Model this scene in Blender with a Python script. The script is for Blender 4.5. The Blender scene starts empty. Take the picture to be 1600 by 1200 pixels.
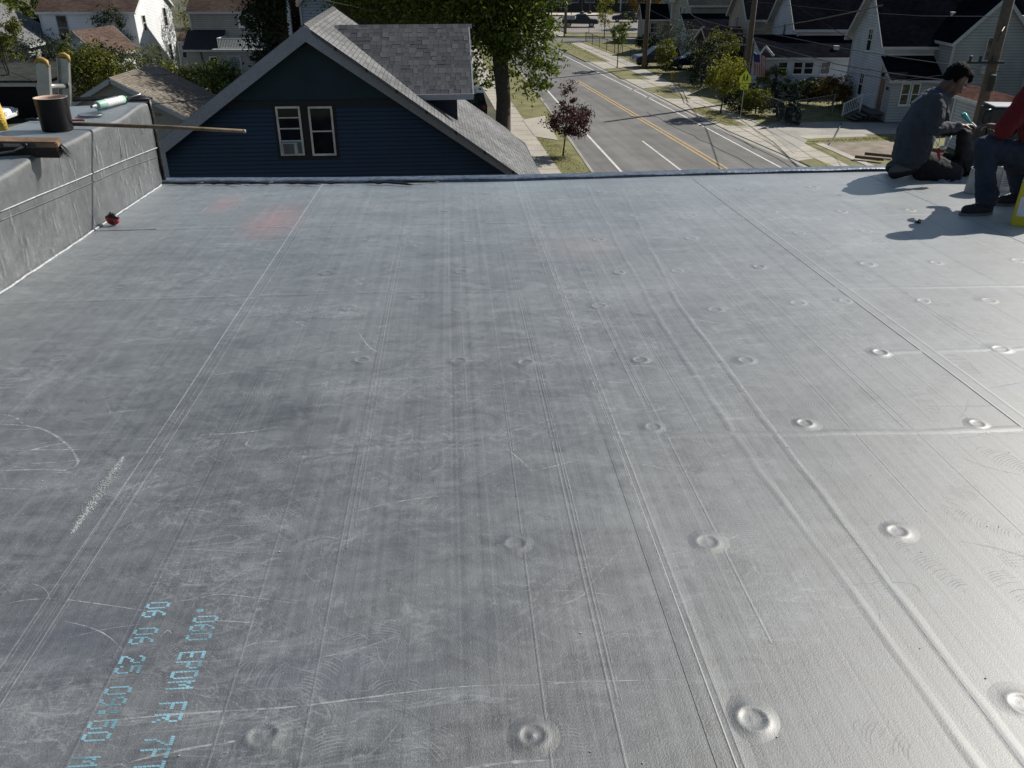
import bpy, bmesh, math, random
import numpy as np
from mathutils import Vector, Matrix, Euler
random.seed(7); NR = np.random.default_rng(11)
R = math.radians
scene = bpy.context.scene
COL = scene.collection

# ---------------------------------------------------------------- camera, sky, sun, exposure
H = 10.5                                   # eye height above the street
PITCH = R(27.8)
cam_d = bpy.data.cameras.new('camera'); cam = bpy.data.objects.new('camera', cam_d); COL.objects.link(cam)
cam.location = (0, 0, H); cam.rotation_euler = (R(90) - PITCH, 0, 0)
cam_d.sensor_width = 36; cam_d.lens = 1294 / 1600 * 36; cam_d.clip_start = .05; cam_d.clip_end = 3000
scene.camera = cam
SUN_AZ, SUN_EL = R(55), R(39)              # azimuth clockwise from +Y
w = bpy.data.worlds.new('World'); scene.world = w; w.use_nodes = True
wn = w.node_tree.nodes; wl = w.node_tree.links; wn.clear()
sky = wn.new('ShaderNodeTexSky'); sky.sky_type = 'NISHITA'; sky.sun_disc = False
sky.sun_elevation = SUN_EL; sky.sun_rotation = SUN_AZ; sky.air_density = 1.0; sky.dust_density = .8
bg = wn.new('ShaderNodeBackground'); bg.inputs['Strength'].default_value = .06
wo = wn.new('ShaderNodeOutputWorld'); wl.new(sky.outputs[0], bg.inputs[0]); wl.new(bg.outputs[0], wo.inputs[0])
sd = bpy.data.lights.new('sun', 'SUN'); sd.energy = 5.0; sd.angle = R(.5); sd.color = (1, .95, .86)
sun = bpy.data.objects.new('sun', sd); COL.objects.link(sun)
sdir = Vector((math.sin(SUN_AZ) * math.cos(SUN_EL), math.cos(SUN_AZ) * math.cos(SUN_EL), math.sin(SUN_EL)))
sun.rotation_euler = sdir.to_track_quat('Z', 'Y').to_euler(); sun.location = (30, 30, 40)
scene.view_settings.view_transform = 'Standard'; scene.view_settings.look = 'None'
scene.view_settings.gamma = 1; scene.view_settings.use_curve_mapping = False
scene.view_settings.exposure = .38
scene.render.engine = 'CYCLES'; scene.cycles.max_bounces = 6

# ---------------------------------------------------------------- survey helpers: where a sight line meets a real plane
_c, _s, F = math.cos(PITCH), math.sin(PITCH), 1294
RZ, SL, AZ = 9.05, .0437, R(4.0)           # rooftop height, fall, heading
D = (-math.sin(AZ), math.cos(AZ)); EE = (math.cos(AZ), math.sin(AZ))
def ray(px, py):
    u = (px - 800) / F; v = (600 - py) / F
    return (u, _c + v * _s, -_s + v * _c)
def AT(px, py, z):
    r = ray(px, py); k = (z - H) / r[2]; return Vector((r[0] * k, r[1] * k, z))
def G(px, py, z=0): return AT(px, py, z)
def PY(px, py, Y):
    r = ray(px, py); k = Y / r[1]; return Vector((r[0] * k, Y, H + r[2] * k))
def PX(px, py, X):
    r = ray(px, py); k = X / r[0]; return Vector((X, r[1] * k, H + r[2] * k))
def RF(px, py):
    r = ray(px, py); k = (RZ - H) / (r[2] + SL * (r[0] * D[0] + r[1] * D[1])); x, y = r[0] * k, r[1] * k
    return (x * EE[0] + y * EE[1], x * D[0] + y * D[1])
def RW(s, t, h=0): return Vector((s * EE[0] + t * D[0], s * EE[1] + t * D[1], RZ - SL * t + h))

# ---------------------------------------------------------------- object helpers
def tag(o, label=None, cat=None, group=None, kind=None):
    if label: o['label'] = label
    if cat: o['category'] = cat
    if group: o['group'] = group
    if kind: o['kind'] = kind
    return o
def thing(name, label, cat, loc=(0, 0, 0), rz=0, group=None):
    o = bpy.data.objects.new(name, None); COL.objects.link(o); o.empty_display_size = .2
    o.location = loc; o.rotation_euler = (0, 0, rz)
    return tag(o, label, cat, group)
def link(name, me, parent=None, m=None):
    o = bpy.data.objects.new(name, me); COL.objects.link(o)
    if parent: o.parent = parent
    if m and not me.materials: me.materials.append(m)
    return o
def copy_tree(o, parent=None):
    c = o.copy(); COL.objects.link(c); c.parent = parent
    for ch in list(o.children): copy_tree(ch, c)
    return c

class MB:
    """collects simple solids, then links them as one mesh object"""
    def __init__(s): s.v = []; s.f = []; s.uv = {}
    def add(s, vs, fs):
        n = len(s.v); s.v += [tuple(v) for v in vs]; s.f += [tuple(n + i for i in f) for f in fs]; return n
    def quad(s, *p, uv=None):
        s.add(p, [tuple(range(len(p)))])
        if uv: s.uv[len(s.f) - 1] = uv
        return s
    def box(s, lo, hi, M=None):
        x0, y0, z0 = lo; x1, y1, z1 = hi
        vs = [(x0,y0,z0),(x1,y0,z0),(x1,y1,z0),(x0,y1,z0),(x0,y0,z1),(x1,y0,z1),(x1,y1,z1),(x0,y1,z1)]
        if M is not None: vs = [M @ Vector(v) for v in vs]
        s.add(vs, [(0,3,2,1),(4,5,6,7),(0,1,5,4),(1,2,6,5),(2,3,7,6),(3,0,4,7)]); return s
    def beam(s, a, b, w_, h_, up=(0, 0, 1)):
        a, b = Vector(a), Vector(b); d = b - a; L = d.length; d.normalize()
        x = d.cross(Vector(up))
        if x.length < 1e-4: x = Vector((1, 0, 0))
        x.normalize(); z = x.cross(d)
        vs = [a + x*i*w_/2 + z*j*h_/2 for i, j in ((-1,-1),(1,-1),(1,1),(-1,1))] + [b + x*i*w_/2 + z*j*h_/2 for i, j in ((-1,-1),(1,-1),(1,1),(-1,1))]
        s.add(vs, [(0,1,2,3),(7,6,5,4),(0,4,5,1),(1,5,6,2),(2,6,7,3),(3,7,4,0)]); return s
    def slab(s, poly, off, uvs=None):
        """polygon extruded by vector off"""
        n = len(poly); off = Vector(off); top = [Vector(p) for p in poly]; bot = [p + off for p in top]
        b = s.add(top + bot, [])
        s.f.append(tuple(b + i for i in range(n)));
        if uvs: s.uv[len(s.f) - 1] = uvs
        s.f.append(tuple(b + n + i for i in reversed(range(n))))
        for i in range(n):
            j = (i + 1) % n; s.f.append((b + i, b + n + i, b + n + j, b + j))
        return s
    def tube(s, pts, r, n=8, cap=True):
        pts = [Vector(p) for p in pts]; rs = r if isinstance(r, (list, tuple)) else [r] * len(pts)
        b = len(s.v); up = None
        for i, p in enumerate(pts):
            d = (pts[min(i+1, len(pts)-1)] - pts[max(i-1, 0)]).normalized()
            if up is None: up = d.orthogonal().normalized()
            up = (up - d * up.dot(d)).normalized(); q = d.cross(up)
            for k in range(n):
                a = 2 * math.pi * k / n; s.v.append(tuple(p + (up * math.cos(a) + q * math.sin(a)) * rs[i]))
        for i in range(len(pts) - 1):
            for k in range(n):
                k2 = (k + 1) % n; s.f.append((b+i*n+k, b+i*n+k2, b+(i+1)*n+k2, b+(i+1)*n+k))
        if cap:
            s.f.append(tuple(b + k for k in reversed(range(n)))); s.f.append(tuple(b + (len(pts)-1)*n + k for k in range(n)))
        return s
    def lathe(s, prof, n=24, M=None):
        M = M or Matrix.Identity(4); b = len(s.v)
        for r_, z in prof:
            for k in range(n):
                a = 2 * math.pi * k / n; s.v.append(tuple(M @ Vector((r_*math.cos(a), r_*math.sin(a), z))))
        for i in range(len(prof) - 1):
            for k in range(n):
                k2 = (k+1) % n; s.f.append((b+i*n+k, b+i*n+k2, b+(i+1)*n+k2, b+(i+1)*n+k))
        return s
    def blob(s, c, r, n=10, jit=0, rot=None):
        c = Vector(c); b = len(s.v); m = n // 2
        for i in range(m + 1):
            th = math.pi * i / m
            for k in range(n):
                ph = 2*math.pi*k/n; j = 1 + random.uniform(-jit, jit)
                p = Vector((math.sin(th)*math.cos(ph)*r[0]*j, math.sin(th)*math.sin(ph)*r[1]*j, math.cos(th)*r[2]*j))
                if rot: p = rot @ p
                s.v.append(tuple(c + p))
        for i in range(m):
            for k in range(n):
                k2 = (k+1) % n; s.f.append((b+i*n+k, b+(i+1)*n+k, b+(i+1)*n+k2, b+i*n+k2))
        return s
    def build(s, name, m=None, parent=None, smooth=False, bevel=0):
        me = bpy.data.meshes.new(name); me.from_pydata(s.v, [], s.f)
        if s.uv:
            uvl = me.uv_layers.new(name='uv')
            for fi, us in s.uv.items():
                p = me.polygons[fi]
                for li, u in zip(p.loop_indices, us): uvl.data[li].uv = u
        if smooth:
            me.polygons.foreach_set('use_smooth', [True] * len(me.polygons))
        me.update()
        if bevel:
            bm = bmesh.new(); bm.from_mesh(me); bmesh.ops.remove_doubles(bm, verts=bm.verts, dist=1e-5)
            bmesh.ops.bevel(bm, geom=bm.edges[:], offset=bevel, segments=2, affect='EDGES', clamp_overlap=True); bm.to_mesh(me); bm.free()
        return link(name, me, parent, m)

# ---------------------------------------------------------------- materials
def newmat(name):
    m = bpy.data.materials.new(name); m.use_nodes = True; return m, m.node_tree.nodes, m.node_tree.links, m.node_tree.nodes['Principled BSDF']
def N(ns, t, **k):
    n = ns.new(t)
    for a, b in k.items():
        if a in n.inputs.keys() and not hasattr(n, a): n.inputs[a].default_value = b
        elif hasattr(n, a): setattr(n, a, b)
        else: n.inputs[a].default_value = b
    return n
def rgb(c): return (c[0], c[1], c[2], 1)
def ramp(ns, ls, fac, c0, c1, p0=0., p1=1.):
    r = ns.new('ShaderNodeValToRGB'); r.color_ramp.elements[0].position = p0; r.color_ramp.elements[1].position = p1
    r.color_ramp.elements[0].color = rgb(c0); r.color_ramp.elements[1].color = rgb(c1); ls.new(fac, r.inputs[0]); return r.outputs[0]
def math_(ns, ls, op, a, b=None, clamp=False):
    n = ns.new('ShaderNodeMath'); n.operation = op; n.use_clamp = clamp
    for i, x in enumerate((a, b)):
        if x is None: continue
        if isinstance(x, (int, float)): n.inputs[i].default_value = x
        else: ls.new(x, n.inputs[i])
    return n.outputs[0]
def mixc(ns, ls, fac, a, b, mode='MIX'):
    n = ns.new('ShaderNodeMix'); n.data_type = 'RGBA'; n.blend_type = mode
    for key, x in ((0, fac), (6, a), (7, b)):
        if isinstance(x, (int, float)): n.inputs[key].default_value = x
        elif isinstance(x, tuple): n.inputs[key].default_value = rgb(x)
        else: ls.new(x, n.inputs[key])
    return n.outputs[2]
def plain(name, col, rough=.7, var=.25, scale=3., bump=.0, bscale=60., metal=0., coord='Object', spec=.5):
    m, ns, ls, b = newmat(name)
    tc = ns.new('ShaderNodeTexCoord'); n1 = N(ns, 'ShaderNodeTexNoise', Scale=scale, Detail=5.); ls.new(tc.outputs[coord], n1.inputs['Vector'])
    lo = tuple(c * (1 - var) for c in col); hi = tuple(min(1, c * (1 + var)) for c in col)
    n3 = N(ns, 'ShaderNodeTexNoise', Scale=scale*14, Detail=6., Roughness=.7); ls.new(tc.outputs[coord], n3.inputs['Vector'])
    ls.new(mixc(ns, ls, 1., ramp(ns, ls, n1.outputs['Fac'], lo, hi, .3, .7), ramp(ns, ls, n3.outputs['Fac'], (.8, .8, .8), (1.2, 1.2, 1.2), .3, .7), 'MULTIPLY'), b.inputs['Base Color'])
    b.inputs['Roughness'].default_value = rough; b.inputs['Metallic'].default_value = metal; b.inputs['Specular IOR Level'].default_value = spec
    if bump:
        n2 = N(ns, 'ShaderNodeTexNoise', Scale=bscale, Detail=4.); ls.new(tc.outputs[coord], n2.inputs['Vector'])
        bp = N(ns, 'ShaderNodeBump', Strength=bump, Distance=.01); ls.new(n2.outputs['Fac'], bp.inputs['Height']); ls.new(bp.outputs[0], b.inputs['Normal'])
    return m
def siding(name, col, pitch=.11, rough=.6, depth=.5, dirt=.15):
    m, ns, ls, b = newmat(name)
    tc = ns.new('ShaderNodeTexCoord'); sp = ns.new('ShaderNodeSeparateXYZ'); ls.new(tc.outputs['Object'], sp.inputs[0])
    fr = math_(ns, ls, 'FRACT', math_(ns, ls, 'DIVIDE', sp.outputs['Z'], pitch))
    n1 = N(ns, 'ShaderNodeTexNoise', Scale=.8, Detail=6.); ls.new(tc.outputs['Object'], n1.inputs['Vector'])
    base = ramp(ns, ls, n1.outputs['Fac'], tuple(c*(1-dirt) for c in col), tuple(min(1, c*(1+dirt*.5)) for c in col), .35, .65)
    gap = ramp(ns, ls, fr, (depth, depth, depth), (1, 1, 1), .1, .32)
    ls.new(mixc(ns, ls, 1., base, gap, 'MULTIPLY'), b.inputs['Base Color'])
    bp = N(ns, 'ShaderNodeBump', Strength=.8, Distance=.012); bp.invert = True; ls.new(fr, bp.inputs['Height']); ls.new(bp.outputs[0], b.inputs['Normal'])
    b.inputs['Roughness'].default_value = rough
    return m
def shingles(name, c1, c2, tab=.32, row=.14, rough=.9):
    m, ns, ls, b = newmat(name)
    uv = ns.new('ShaderNodeTexCoord')
    br = N(ns, 'ShaderNodeTexBrick'); br.offset = .5
    for k, v in (('Scale', 1.), ('Mortar Size', .006), ('Mortar Smooth', .3), ('Brick Width', tab), ('Row Height', row), ('Bias', 0.)): br.inputs[k].default_value = v
    br.inputs['Color1'].default_value = rgb(c1); br.inputs['Color2'].default_value = rgb(c2); br.inputs['Mortar'].default_value = rgb(tuple(c*.35 for c in c1))
    ls.new(uv.outputs['UV'], br.inputs['Vector'])
    n1 = N(ns, 'ShaderNodeTexNoise', Scale=.5, Detail=6.); ls.new(uv.outputs['UV'], n1.inputs['Vector'])
    n2 = N(ns, 'ShaderNodeTexNoise', Scale=45., Detail=3.); ls.new(uv.outputs['UV'], n2.inputs['Vector'])
    c = mixc(ns, ls, 1., br.outputs['Color'], ramp(ns, ls, n1.outputs['Fac'], (.7, .7, .7), (1.2, 1.2, 1.2), .3, .7), 'MULTIPLY')
    c = mixc(ns, ls, 1., c, ramp(ns, ls, n2.outputs['Fac'], (.75, .75, .75), (1.25, 1.25, 1.25), .3, .7), 'MULTIPLY')
    ls.new(c, b.inputs['Base Color']); b.inputs['Roughness'].default_value = rough; b.inputs['Specular IOR Level'].default_value = 0.
    bp = N(ns, 'ShaderNodeBump', Strength=.6, Distance=.01); ls.new(br.outputs['Fac'], bp.inputs['Height']); bp.invert = True; ls.new(bp.outputs[0], b.inputs['Normal'])
    return m
def leafmat(name, c1, c2, trans=.25):
    m, ns, ls, b = newmat(name)
    g = ns.new('ShaderNodeNewGeometry')
    col = ramp(ns, ls, g.outputs['Random Per Island'], c1, c2, 0., 1.)
    ls.new(col, b.inputs['Base Color']); b.inputs['Roughness'].default_value = .65; b.inputs['Specular IOR Level'].default_value = .25
    tr = ns.new('ShaderNodeBsdfTranslucent'); ls.new(mixc(ns, ls, 1., col, (1.5, 1.6, .7), 'MULTIPLY'), tr.inputs[0])
    mx = ns.new('ShaderNodeMixShader'); mx.inputs[0].default_value = trans
    ls.new(b.outputs[0], mx.inputs[1]); ls.new(tr.outputs[0], mx.inputs[2]); ls.new(mx.outputs[0], ns['Material Output'].inputs[0])
    return m
def glassmat(name, col=(.015, .018, .022), rough=.08):
    m, ns, ls, b = newmat(name); b.inputs['Roughness'].default_value = rough; b.inputs['Specular IOR Level'].default_value = .6
    tc = ns.new('ShaderNodeTexCoord'); n1 = N(ns, 'ShaderNodeTexNoise', Scale=2.5, Detail=3.); ls.new(tc.outputs['Object'], n1.inputs['Vector'])
    ls.new(ramp(ns, ls, n1.outputs['Fac'], tuple(c*.3 for c in col), tuple(c*2.2 for c in col), .35, .7), b.inputs['Base Color'])
    return m

def rubber(name, dust=1.0):
    """black rubber roofing sheet under a film of grey dust; reads rooftop axes from world position"""
    m, ns, ls, b = newmat(name)
    g = ns.new('ShaderNodeNewGeometry'); vr = N(ns, 'ShaderNodeVectorRotate'); vr.rotation_type = 'Z_AXIS'; vr.inputs['Angle'].default_value = -AZ
    ls.new(g.outputs['Position'], vr.inputs['Vector']); P = vr.outputs[0]
    def noise(sx, sy, sz, scale=1., det=6., rough=.6, dist=0.):
        mp = ns.new('ShaderNodeMapping'); mp.inputs['Scale'].default_value = (sx, sy, sz); ls.new(P, mp.inputs[0])
        n = N(ns, 'ShaderNodeTexNoise', Scale=scale, Detail=det, Roughness=rough, Distortion=dist); ls.new(mp.outputs[0], n.inputs['Vector']); return n.outputs['Fac']
    big = noise(1, 1, 1, .9, 8., .65, .4)
    smear = noise(1.3, 6.5, 1, 1., 8., .7, .6)      # wiped across the sheet
    swirl = noise(1, 1, 1, 7., 6., .65, 2.2)
    lines = noise(38, .12, 1, 1., 3., .5)           # rolling lines along the sheet
    fine = noise(1, 1, 1, 260., 3., .6)
    f = math_(ns, ls, 'ADD', math_(ns, ls, 'MULTIPLY', big, .42), math_(ns, ls, 'MULTIPLY', smear, .36))
    f = math_(ns, ls, 'ADD', f, .11)
    f = math_(ns, ls, 'ADD', f, math_(ns, ls, 'MULTIPLY', math_(ns, ls, 'SUBTRACT', swirl, .5), .42))
    f = math_(ns, ls, 'ADD', f, math_(ns, ls, 'MULTIPLY', math_(ns, ls, 'SUBTRACT', noise(110, .3, 1, 1., 2., .5), .5), .11))
    f = math_(ns, ls, 'ADD', f, math_(ns, ls, 'MULTIPLY', math_(ns, ls, 'SUBTRACT', lines, .5), .20))
    f = math_(ns, ls, 'ADD', f, math_(ns, ls, 'MULTIPLY', math_(ns, ls, 'SUBTRACT', fine, .5), .16))
    def contour(n, wd, amt, mask):   # thin curved wipe marks
        nonlocal f
        a = math_(ns, ls, 'ABSOLUTE', math_(ns, ls, 'SUBTRACT', n, .5)); k = ns.new('ShaderNodeMapRange'); k.inputs[1].default_value = wd; k.inputs[2].default_value = 0; k.inputs[3].default_value = 0; k.inputs[4].default_value = amt; ls.new(a, k.inputs[0])
        m_ = ns.new('ShaderNodeMapRange'); m_.inputs[1].default_value = .5; m_.inputs[2].default_value = .62; ls.new(mask, m_.inputs[0])
        f = math_(ns, ls, 'ADD', f, math_(ns, ls, 'MULTIPLY', k.outputs[0], m_.outputs[0]))
    ma = noise(1, 1, 1, 2.1, 3.); mb_ = noise(1, 1.4, 1, 1.4, 3., .5, 1.)
    contour(noise(1, 1.6, 1, 2.6, 5., .55, 1.8), .012, .2, ma); contour(noise(.8, 3.4, 1, 3.2, 4., .5, .7), .014, .18, mb_); contour(noise(1, 1, 1, 9., 3., .5, 1.5), .03, .15, ma); contour(noise(.5, 5, 1, 6, 2., .5, .3), .02, .10, mb_)
    patch_ = ns.new('ShaderNodeMapRange'); patch_.inputs[1].default_value = .56; patch_.inputs[2].default_value = .60; patch_.inputs[4].default_value = .07; ls.new(noise(1, 1.5, 1, 3.3, 7., .7, .8), patch_.inputs[0]); f = math_(ns, ls, 'ADD', f, patch_.outputs[0])
    speck = ns.new('ShaderNodeMapRange'); speck.inputs[1].default_value = .66; speck.inputs[2].default_value = .72; speck.inputs[4].default_value = .25; ls.new(noise(1, 1, 1, 140., 2., .5), speck.inputs[0]); f = math_(ns, ls, 'ADD', f, speck.outputs[0])
    col = ramp(ns, ls, f, (.0098*dust, .0112*dust, .0132*dust), (.205*dust, .222*dust, .235*dust), .28, .95)
    def stain(px, py, rs, rt, c, amt, edge=.4):
        nonlocal col
        s0, t0 = RF(px, py)
        mp = ns.new('ShaderNodeMapping'); mp.vector_type = 'POINT'; mp.inputs['Location'].default_value = (-s0/rs, -t0/rt, 0); mp.inputs['Scale'].default_value = (1/rs, 1/rt, 0); ls.new(P, mp.inputs[0])
        ln = ns.new('ShaderNodeVectorMath'); ln.operation = 'LENGTH'; ls.new(mp.outputs[0], ln.inputs[0])
        d = math_(ns, ls, 'ADD', ln.outputs['Value'], math_(ns, ls, 'MULTIPLY', math_(ns, ls, 'SUBTRACT', swirl, .5), 1.3))
        k = ns.new('ShaderNodeMapRange'); k.inputs[1].default_value = 1.; k.inputs[2].default_value = edge; k.inputs[3].default_value = 0; k.inputs[4].default_value = amt; ls.new(d, k.inputs[0])
        col = mixc(ns, ls, k.outputs[0], col, c)
    stain(428, 345, .26, .62, (.42, .09, .06), .42, -.4)
    stain(352, 318, .16, .4, (.42, .09, .06), .34, -.4)
    stain(905, 385, .35, .4, (.25, .15, .12), .28, 0.)
    stain(215, 1038, .05, .05, (.035, .04, .042), .6, .6)
    stain(820, 290, .7, .35, (.2, .28, .29), .25, .0)
    stain(760, 975, .16, .12, (.03, .035, .045), .7, .1)
    stain(500, 1050, .35, .14, (.045, .05, .075), .5, .1)
    stain(120, 1000, .3, .2, (.045, .05, .075), .5, .1)
    ls.new(col, b.inputs['Base Color'])
    b.inputs['Specular IOR Level'].default_value = .95
    rr = ns.new('ShaderNodeMapRange'); rr.inputs[1].default_value = .3; rr.inputs[2].default_value = .7; rr.inputs[3].default_value = .50; rr.inputs[4].default_value = .68; ls.new(f, rr.inputs[0])
    ls.new(rr.outputs[0], b.inputs['Roughness'])
    b.inputs['Sheen Weight'].default_value = 1.0; b.inputs['Sheen Roughness'].default_value = .27; b.inputs['Coat Weight'].default_value = .75; b.inputs['Coat Roughness'].default_value = .46; b.inputs['Sheen Tint'].default_value = (.85, .95, 1, 1)
    h = math_(ns, ls, 'ADD', math_(ns, ls, 'MULTIPLY', lines, .5), math_(ns, ls, 'MULTIPLY', fine, .42))
    h = math_(ns, ls, 'ADD', h, math_(ns, ls, 'MULTIPLY', smear, .35))
    bp = N(ns, 'ShaderNodeBump', Strength=.55, Distance=.006); ls.new(h, bp.inputs['Height']); ls.new(bp.outputs[0], b.inputs['Normal'])
    return m

M_RUB = rubber('rubber_sheet')
M_DUST = plain('chalk_dust', (.36, .38, .4), .8, .3, 30.)
M_ASPH = plain('asphalt', (.125, .122, .116), .85, .18, .35, .3, 90.)
def asphalt():
    m, ns, ls, b = newmat('asphalt'); g = ns.new('ShaderNodeNewGeometry')
    def nz(rot, sc, s_, det=6.):
        mp = ns.new('ShaderNodeMapping'); mp.inputs['Rotation'].default_value = (0, 0, rot); mp.inputs['Scale'].default_value = sc; vr = N(ns, 'ShaderNodeVectorRotate'); vr.rotation_type = 'Z_AXIS'; vr.inputs['Angle'].default_value = rot; ls.new(g.outputs['Position'], vr.inputs['Vector']); mp.inputs['Rotation'].default_value = (0, 0, 0); ls.new(vr.outputs[0], mp.inputs[0])
        n = N(ns, 'ShaderNodeTexNoise', Scale=s_, Detail=det, Roughness=.65); ls.new(mp.outputs[0], n.inputs['Vector']); return n.outputs['Fac']
    lane = nz(-R(9.3), (.9, .03, 1), 1., 4.); blot = nz(0, (1, 1, 1), .35); fine = nz(0, (1, 1, 1), 14.)
    c = ramp(ns, ls, lane, (.095, .093, .090), (.145, .142, .136), .35, .65)
    c = mixc(ns, ls, 1., c, ramp(ns, ls, blot, (.78, .78, .78), (1.15, 1.15, 1.15), .35, .65), 'MULTIPLY'); c = mixc(ns, ls, 1., c, ramp(ns, ls, fine, (.75, .75, .75), (1.25, 1.25, 1.25), .3, .7), 'MULTIPLY')
    ls.new(c, b.inputs['Base Color']); b.inputs['Roughness'].default_value = .85; return m
M_ASPH = asphalt()
M_CONC = plain('concrete', (.33, .305, .26), .85, .14, .5, .2, 50.)
M_CONC2 = plain('old_concrete', (.26, .25, .225), .85, .2, .6, .2, 50.)
M_LINE = plain('road_paint_white', (.5, .49, .46), .7, .25, 4.)
M_YEL = plain('road_paint_yellow', (.44, .29, .11), .7, .25, 4.)
M_GRASS = plain('grass', (.13, .125, .042), .9, .4, .9, .5, 30.)
M_DIRT = plain('dirt', (.19, .16, .125), .95, .3, 1.2, .6, 12.)
M_WHITE = plain('white_paint', (.62, .63, .62), .5, .08, 2.)
M_TRIM = plain('pale_trim', (.40, .41, .42), .6, .08, 1.5)
M_WOOD = plain('weathered_wood', (.13, .09, .055), .75, .35, 12., .3, 40.)
M_POLE = plain('pole_wood', (.11, .085, .062), .85, .25, 6., .4, 20.)
M_BLACK = plain('black_metal', (.012, .012, .013), .45, .2, 8.)
M_WIRE = plain('wire_black', (.01, .01, .01), .5, .1, 2.)
M_GLASS = glassmat('dark_window_glass')
M_CURT = glassmat('curtained_glass', (.055, .053, .05), .15)
M_TRUNK = plain('bark', (.055, .045, .035), .9, .35, 8., .6, 25.)
M_ALU = plain('aluminium', (.42, .43, .43), .38, .12, 12., 0., 60., .7)

def dustmat(name, col, alpha, scale):
    m, ns, ls, b = newmat(name); b.inputs['Base Color'].default_value = rgb(col); b.inputs['Roughness'].default_value = .8
    g = ns.new('ShaderNodeNewGeometry'); n1 = N(ns, 'ShaderNodeTexNoise', Scale=scale, Detail=5., Roughness=.7); ls.new(g.outputs['Position'], n1.inputs['Vector'])
    a = ns.new('ShaderNodeMapRange'); a.inputs[1].default_value = .36; a.inputs[2].default_value = .60; a.inputs[3].default_value = 0; a.inputs[4].default_value = alpha; ls.new(n1.outputs['Fac'], a.inputs[0]); ls.new(a.outputs[0], b.inputs['Alpha'])
    return m
# ================================================================ LARGE STRUCTURE
# ---- ground, road, pavements
def flat(name, pts, z, m, parent=None, kind='structure', label=None):
    mb = MB(); mb.slab([(p[0], p[1], z) for p in pts], (0, 0, -.004 if z < .05 else -.14)); o = mb.build(name, m, parent)
    return tag(o, label, None, None, kind) if not parent else o
def sheet(name, pts, z, m, **k):
    mb = MB(); mb.quad(*[(p[0], p[1], z) for p in pts]); o = mb.build(name, m); return tag(o, k.get('label'), kind='structure')
sheet('ground', [(-500, -300), (500, -300), (500, 900), (-500, 900)], -.03, plain('far_ground', (.07, .068, .04), .95, .4, .05))
curbL = [(5.6, 24), (4.19, 43.5), (2.59, 63.3), (0.6, 85), (-2.2, 112), (-9.5, 160), (-15, 200)]
curbR = [(19.8, 24), (16.5, 43.8), (14.05, 54.9), (12.35, 64.7), (8.0, 91.9), (5.2, 110)]
crossA = [(2.9, 112.8), (45, 121)]
sheet('road', curbL + [(-8, 200), (1.0, 150), (5.9, 119.6), (60, 127), (60, 119), (7.3, 111.4), (5.2, 110)] + curbR[::-1][1:], 0, M_ASPH, label='grey asphalt street running downhill past the houses')
outR = [(21.9, 24), (18.4, 43.8), (17.2, 54.9), (15.0, 66), (12.1, 92.4), (8.3, 112)]
paveR = flat('pavement', curbR + outR[::-1], .045, M_CONC, label='concrete pavement along the far side of the street')
walkR = [(876.0, 273), (861, 251), (834, 212), (803, 168)]
wR = [G(*p) for p in walkR]; wR = [(5.2, 24)] + [(p.x, p.y) for p in wR] + [(-2.4, 85), (-5, 112)]
wL = [(x - 1.55, y) for x, y in wR]
grass_l = flat('lawn', wR + curbL[:5][::-1], .12, M_GRASS, label='dry grass verge between near pavement and street')
sheet('pavement', wL + wR[::-1], .13, M_CONC, label='concrete pavement in front of the blue house')
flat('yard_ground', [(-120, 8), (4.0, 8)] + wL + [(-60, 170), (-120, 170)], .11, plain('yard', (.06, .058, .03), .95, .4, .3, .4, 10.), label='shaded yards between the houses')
flat('yard_ground', outR + [(45, 118), (120, 118), (120, 24)], .04, M_GRASS, label='yards of the houses across the street')
def psheet(name, px, m, z=.06, label=None):
    return sheet(name, [AT(x, y, z) for x, y in px], z, m, label=label)
psheet('grass_verge', [(861, 65.6), (888, 65), (953, 96), (915, 96), (857, 68)], M_GRASS)
psheet('grass_verge', [(945, 107), (975, 105), (1016, 124), (971, 123)], M_GRASS)
psheet('grass_verge', [(1005, 137.5), (1040, 134), (1080, 154.5), (1040, 153)], M_GRASS)
psheet('grass_verge', [(1077.5, 171), (1102, 166), (1167, 196), (1134, 195.5)], M_GRASS)
psheet('grass_verge', [(1248, 251), (1272, 247), (1310, 262), (1275, 264)], M_GRASS)
# aprons on the near side
psheet('driveway_apron', [(816, 187), (851, 181), (872, 219), (836, 213)], M_CONC, .146, 'pale concrete driveway apron across the near verge')
# big driveway and yard patches on the far side
psheet('driveway', [(1192, 197), (1211, 192), (1300, 190), (1420, 192), (1420, 209), (1250, 212), (1262, 219), (1240, 240)], M_CONC2, .053, 'wide concrete driveway beside the white house')
psheet('driveway_light_strip', [(1247, 212), (1350, 209.5), (1357, 213), (1262, 217)], M_CONC, .058, 'strip of sunlight on the driveway, drawn in paler concrete')  # strip of sunlight beyond the house shadow, put into a paler sheet
psheet('dirt_patch', [(1273, 223), (1400, 219), (1405, 250), (1335, 252)], M_DIRT, .056, 'bare trampled earth beside the driveway')
psheet('garden_kerb', [(1272, 223.5), (1283, 222.5), (1375, 262), (1362, 262)], M_CONC, .064, 'pale concrete strip along the bare earth')
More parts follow.
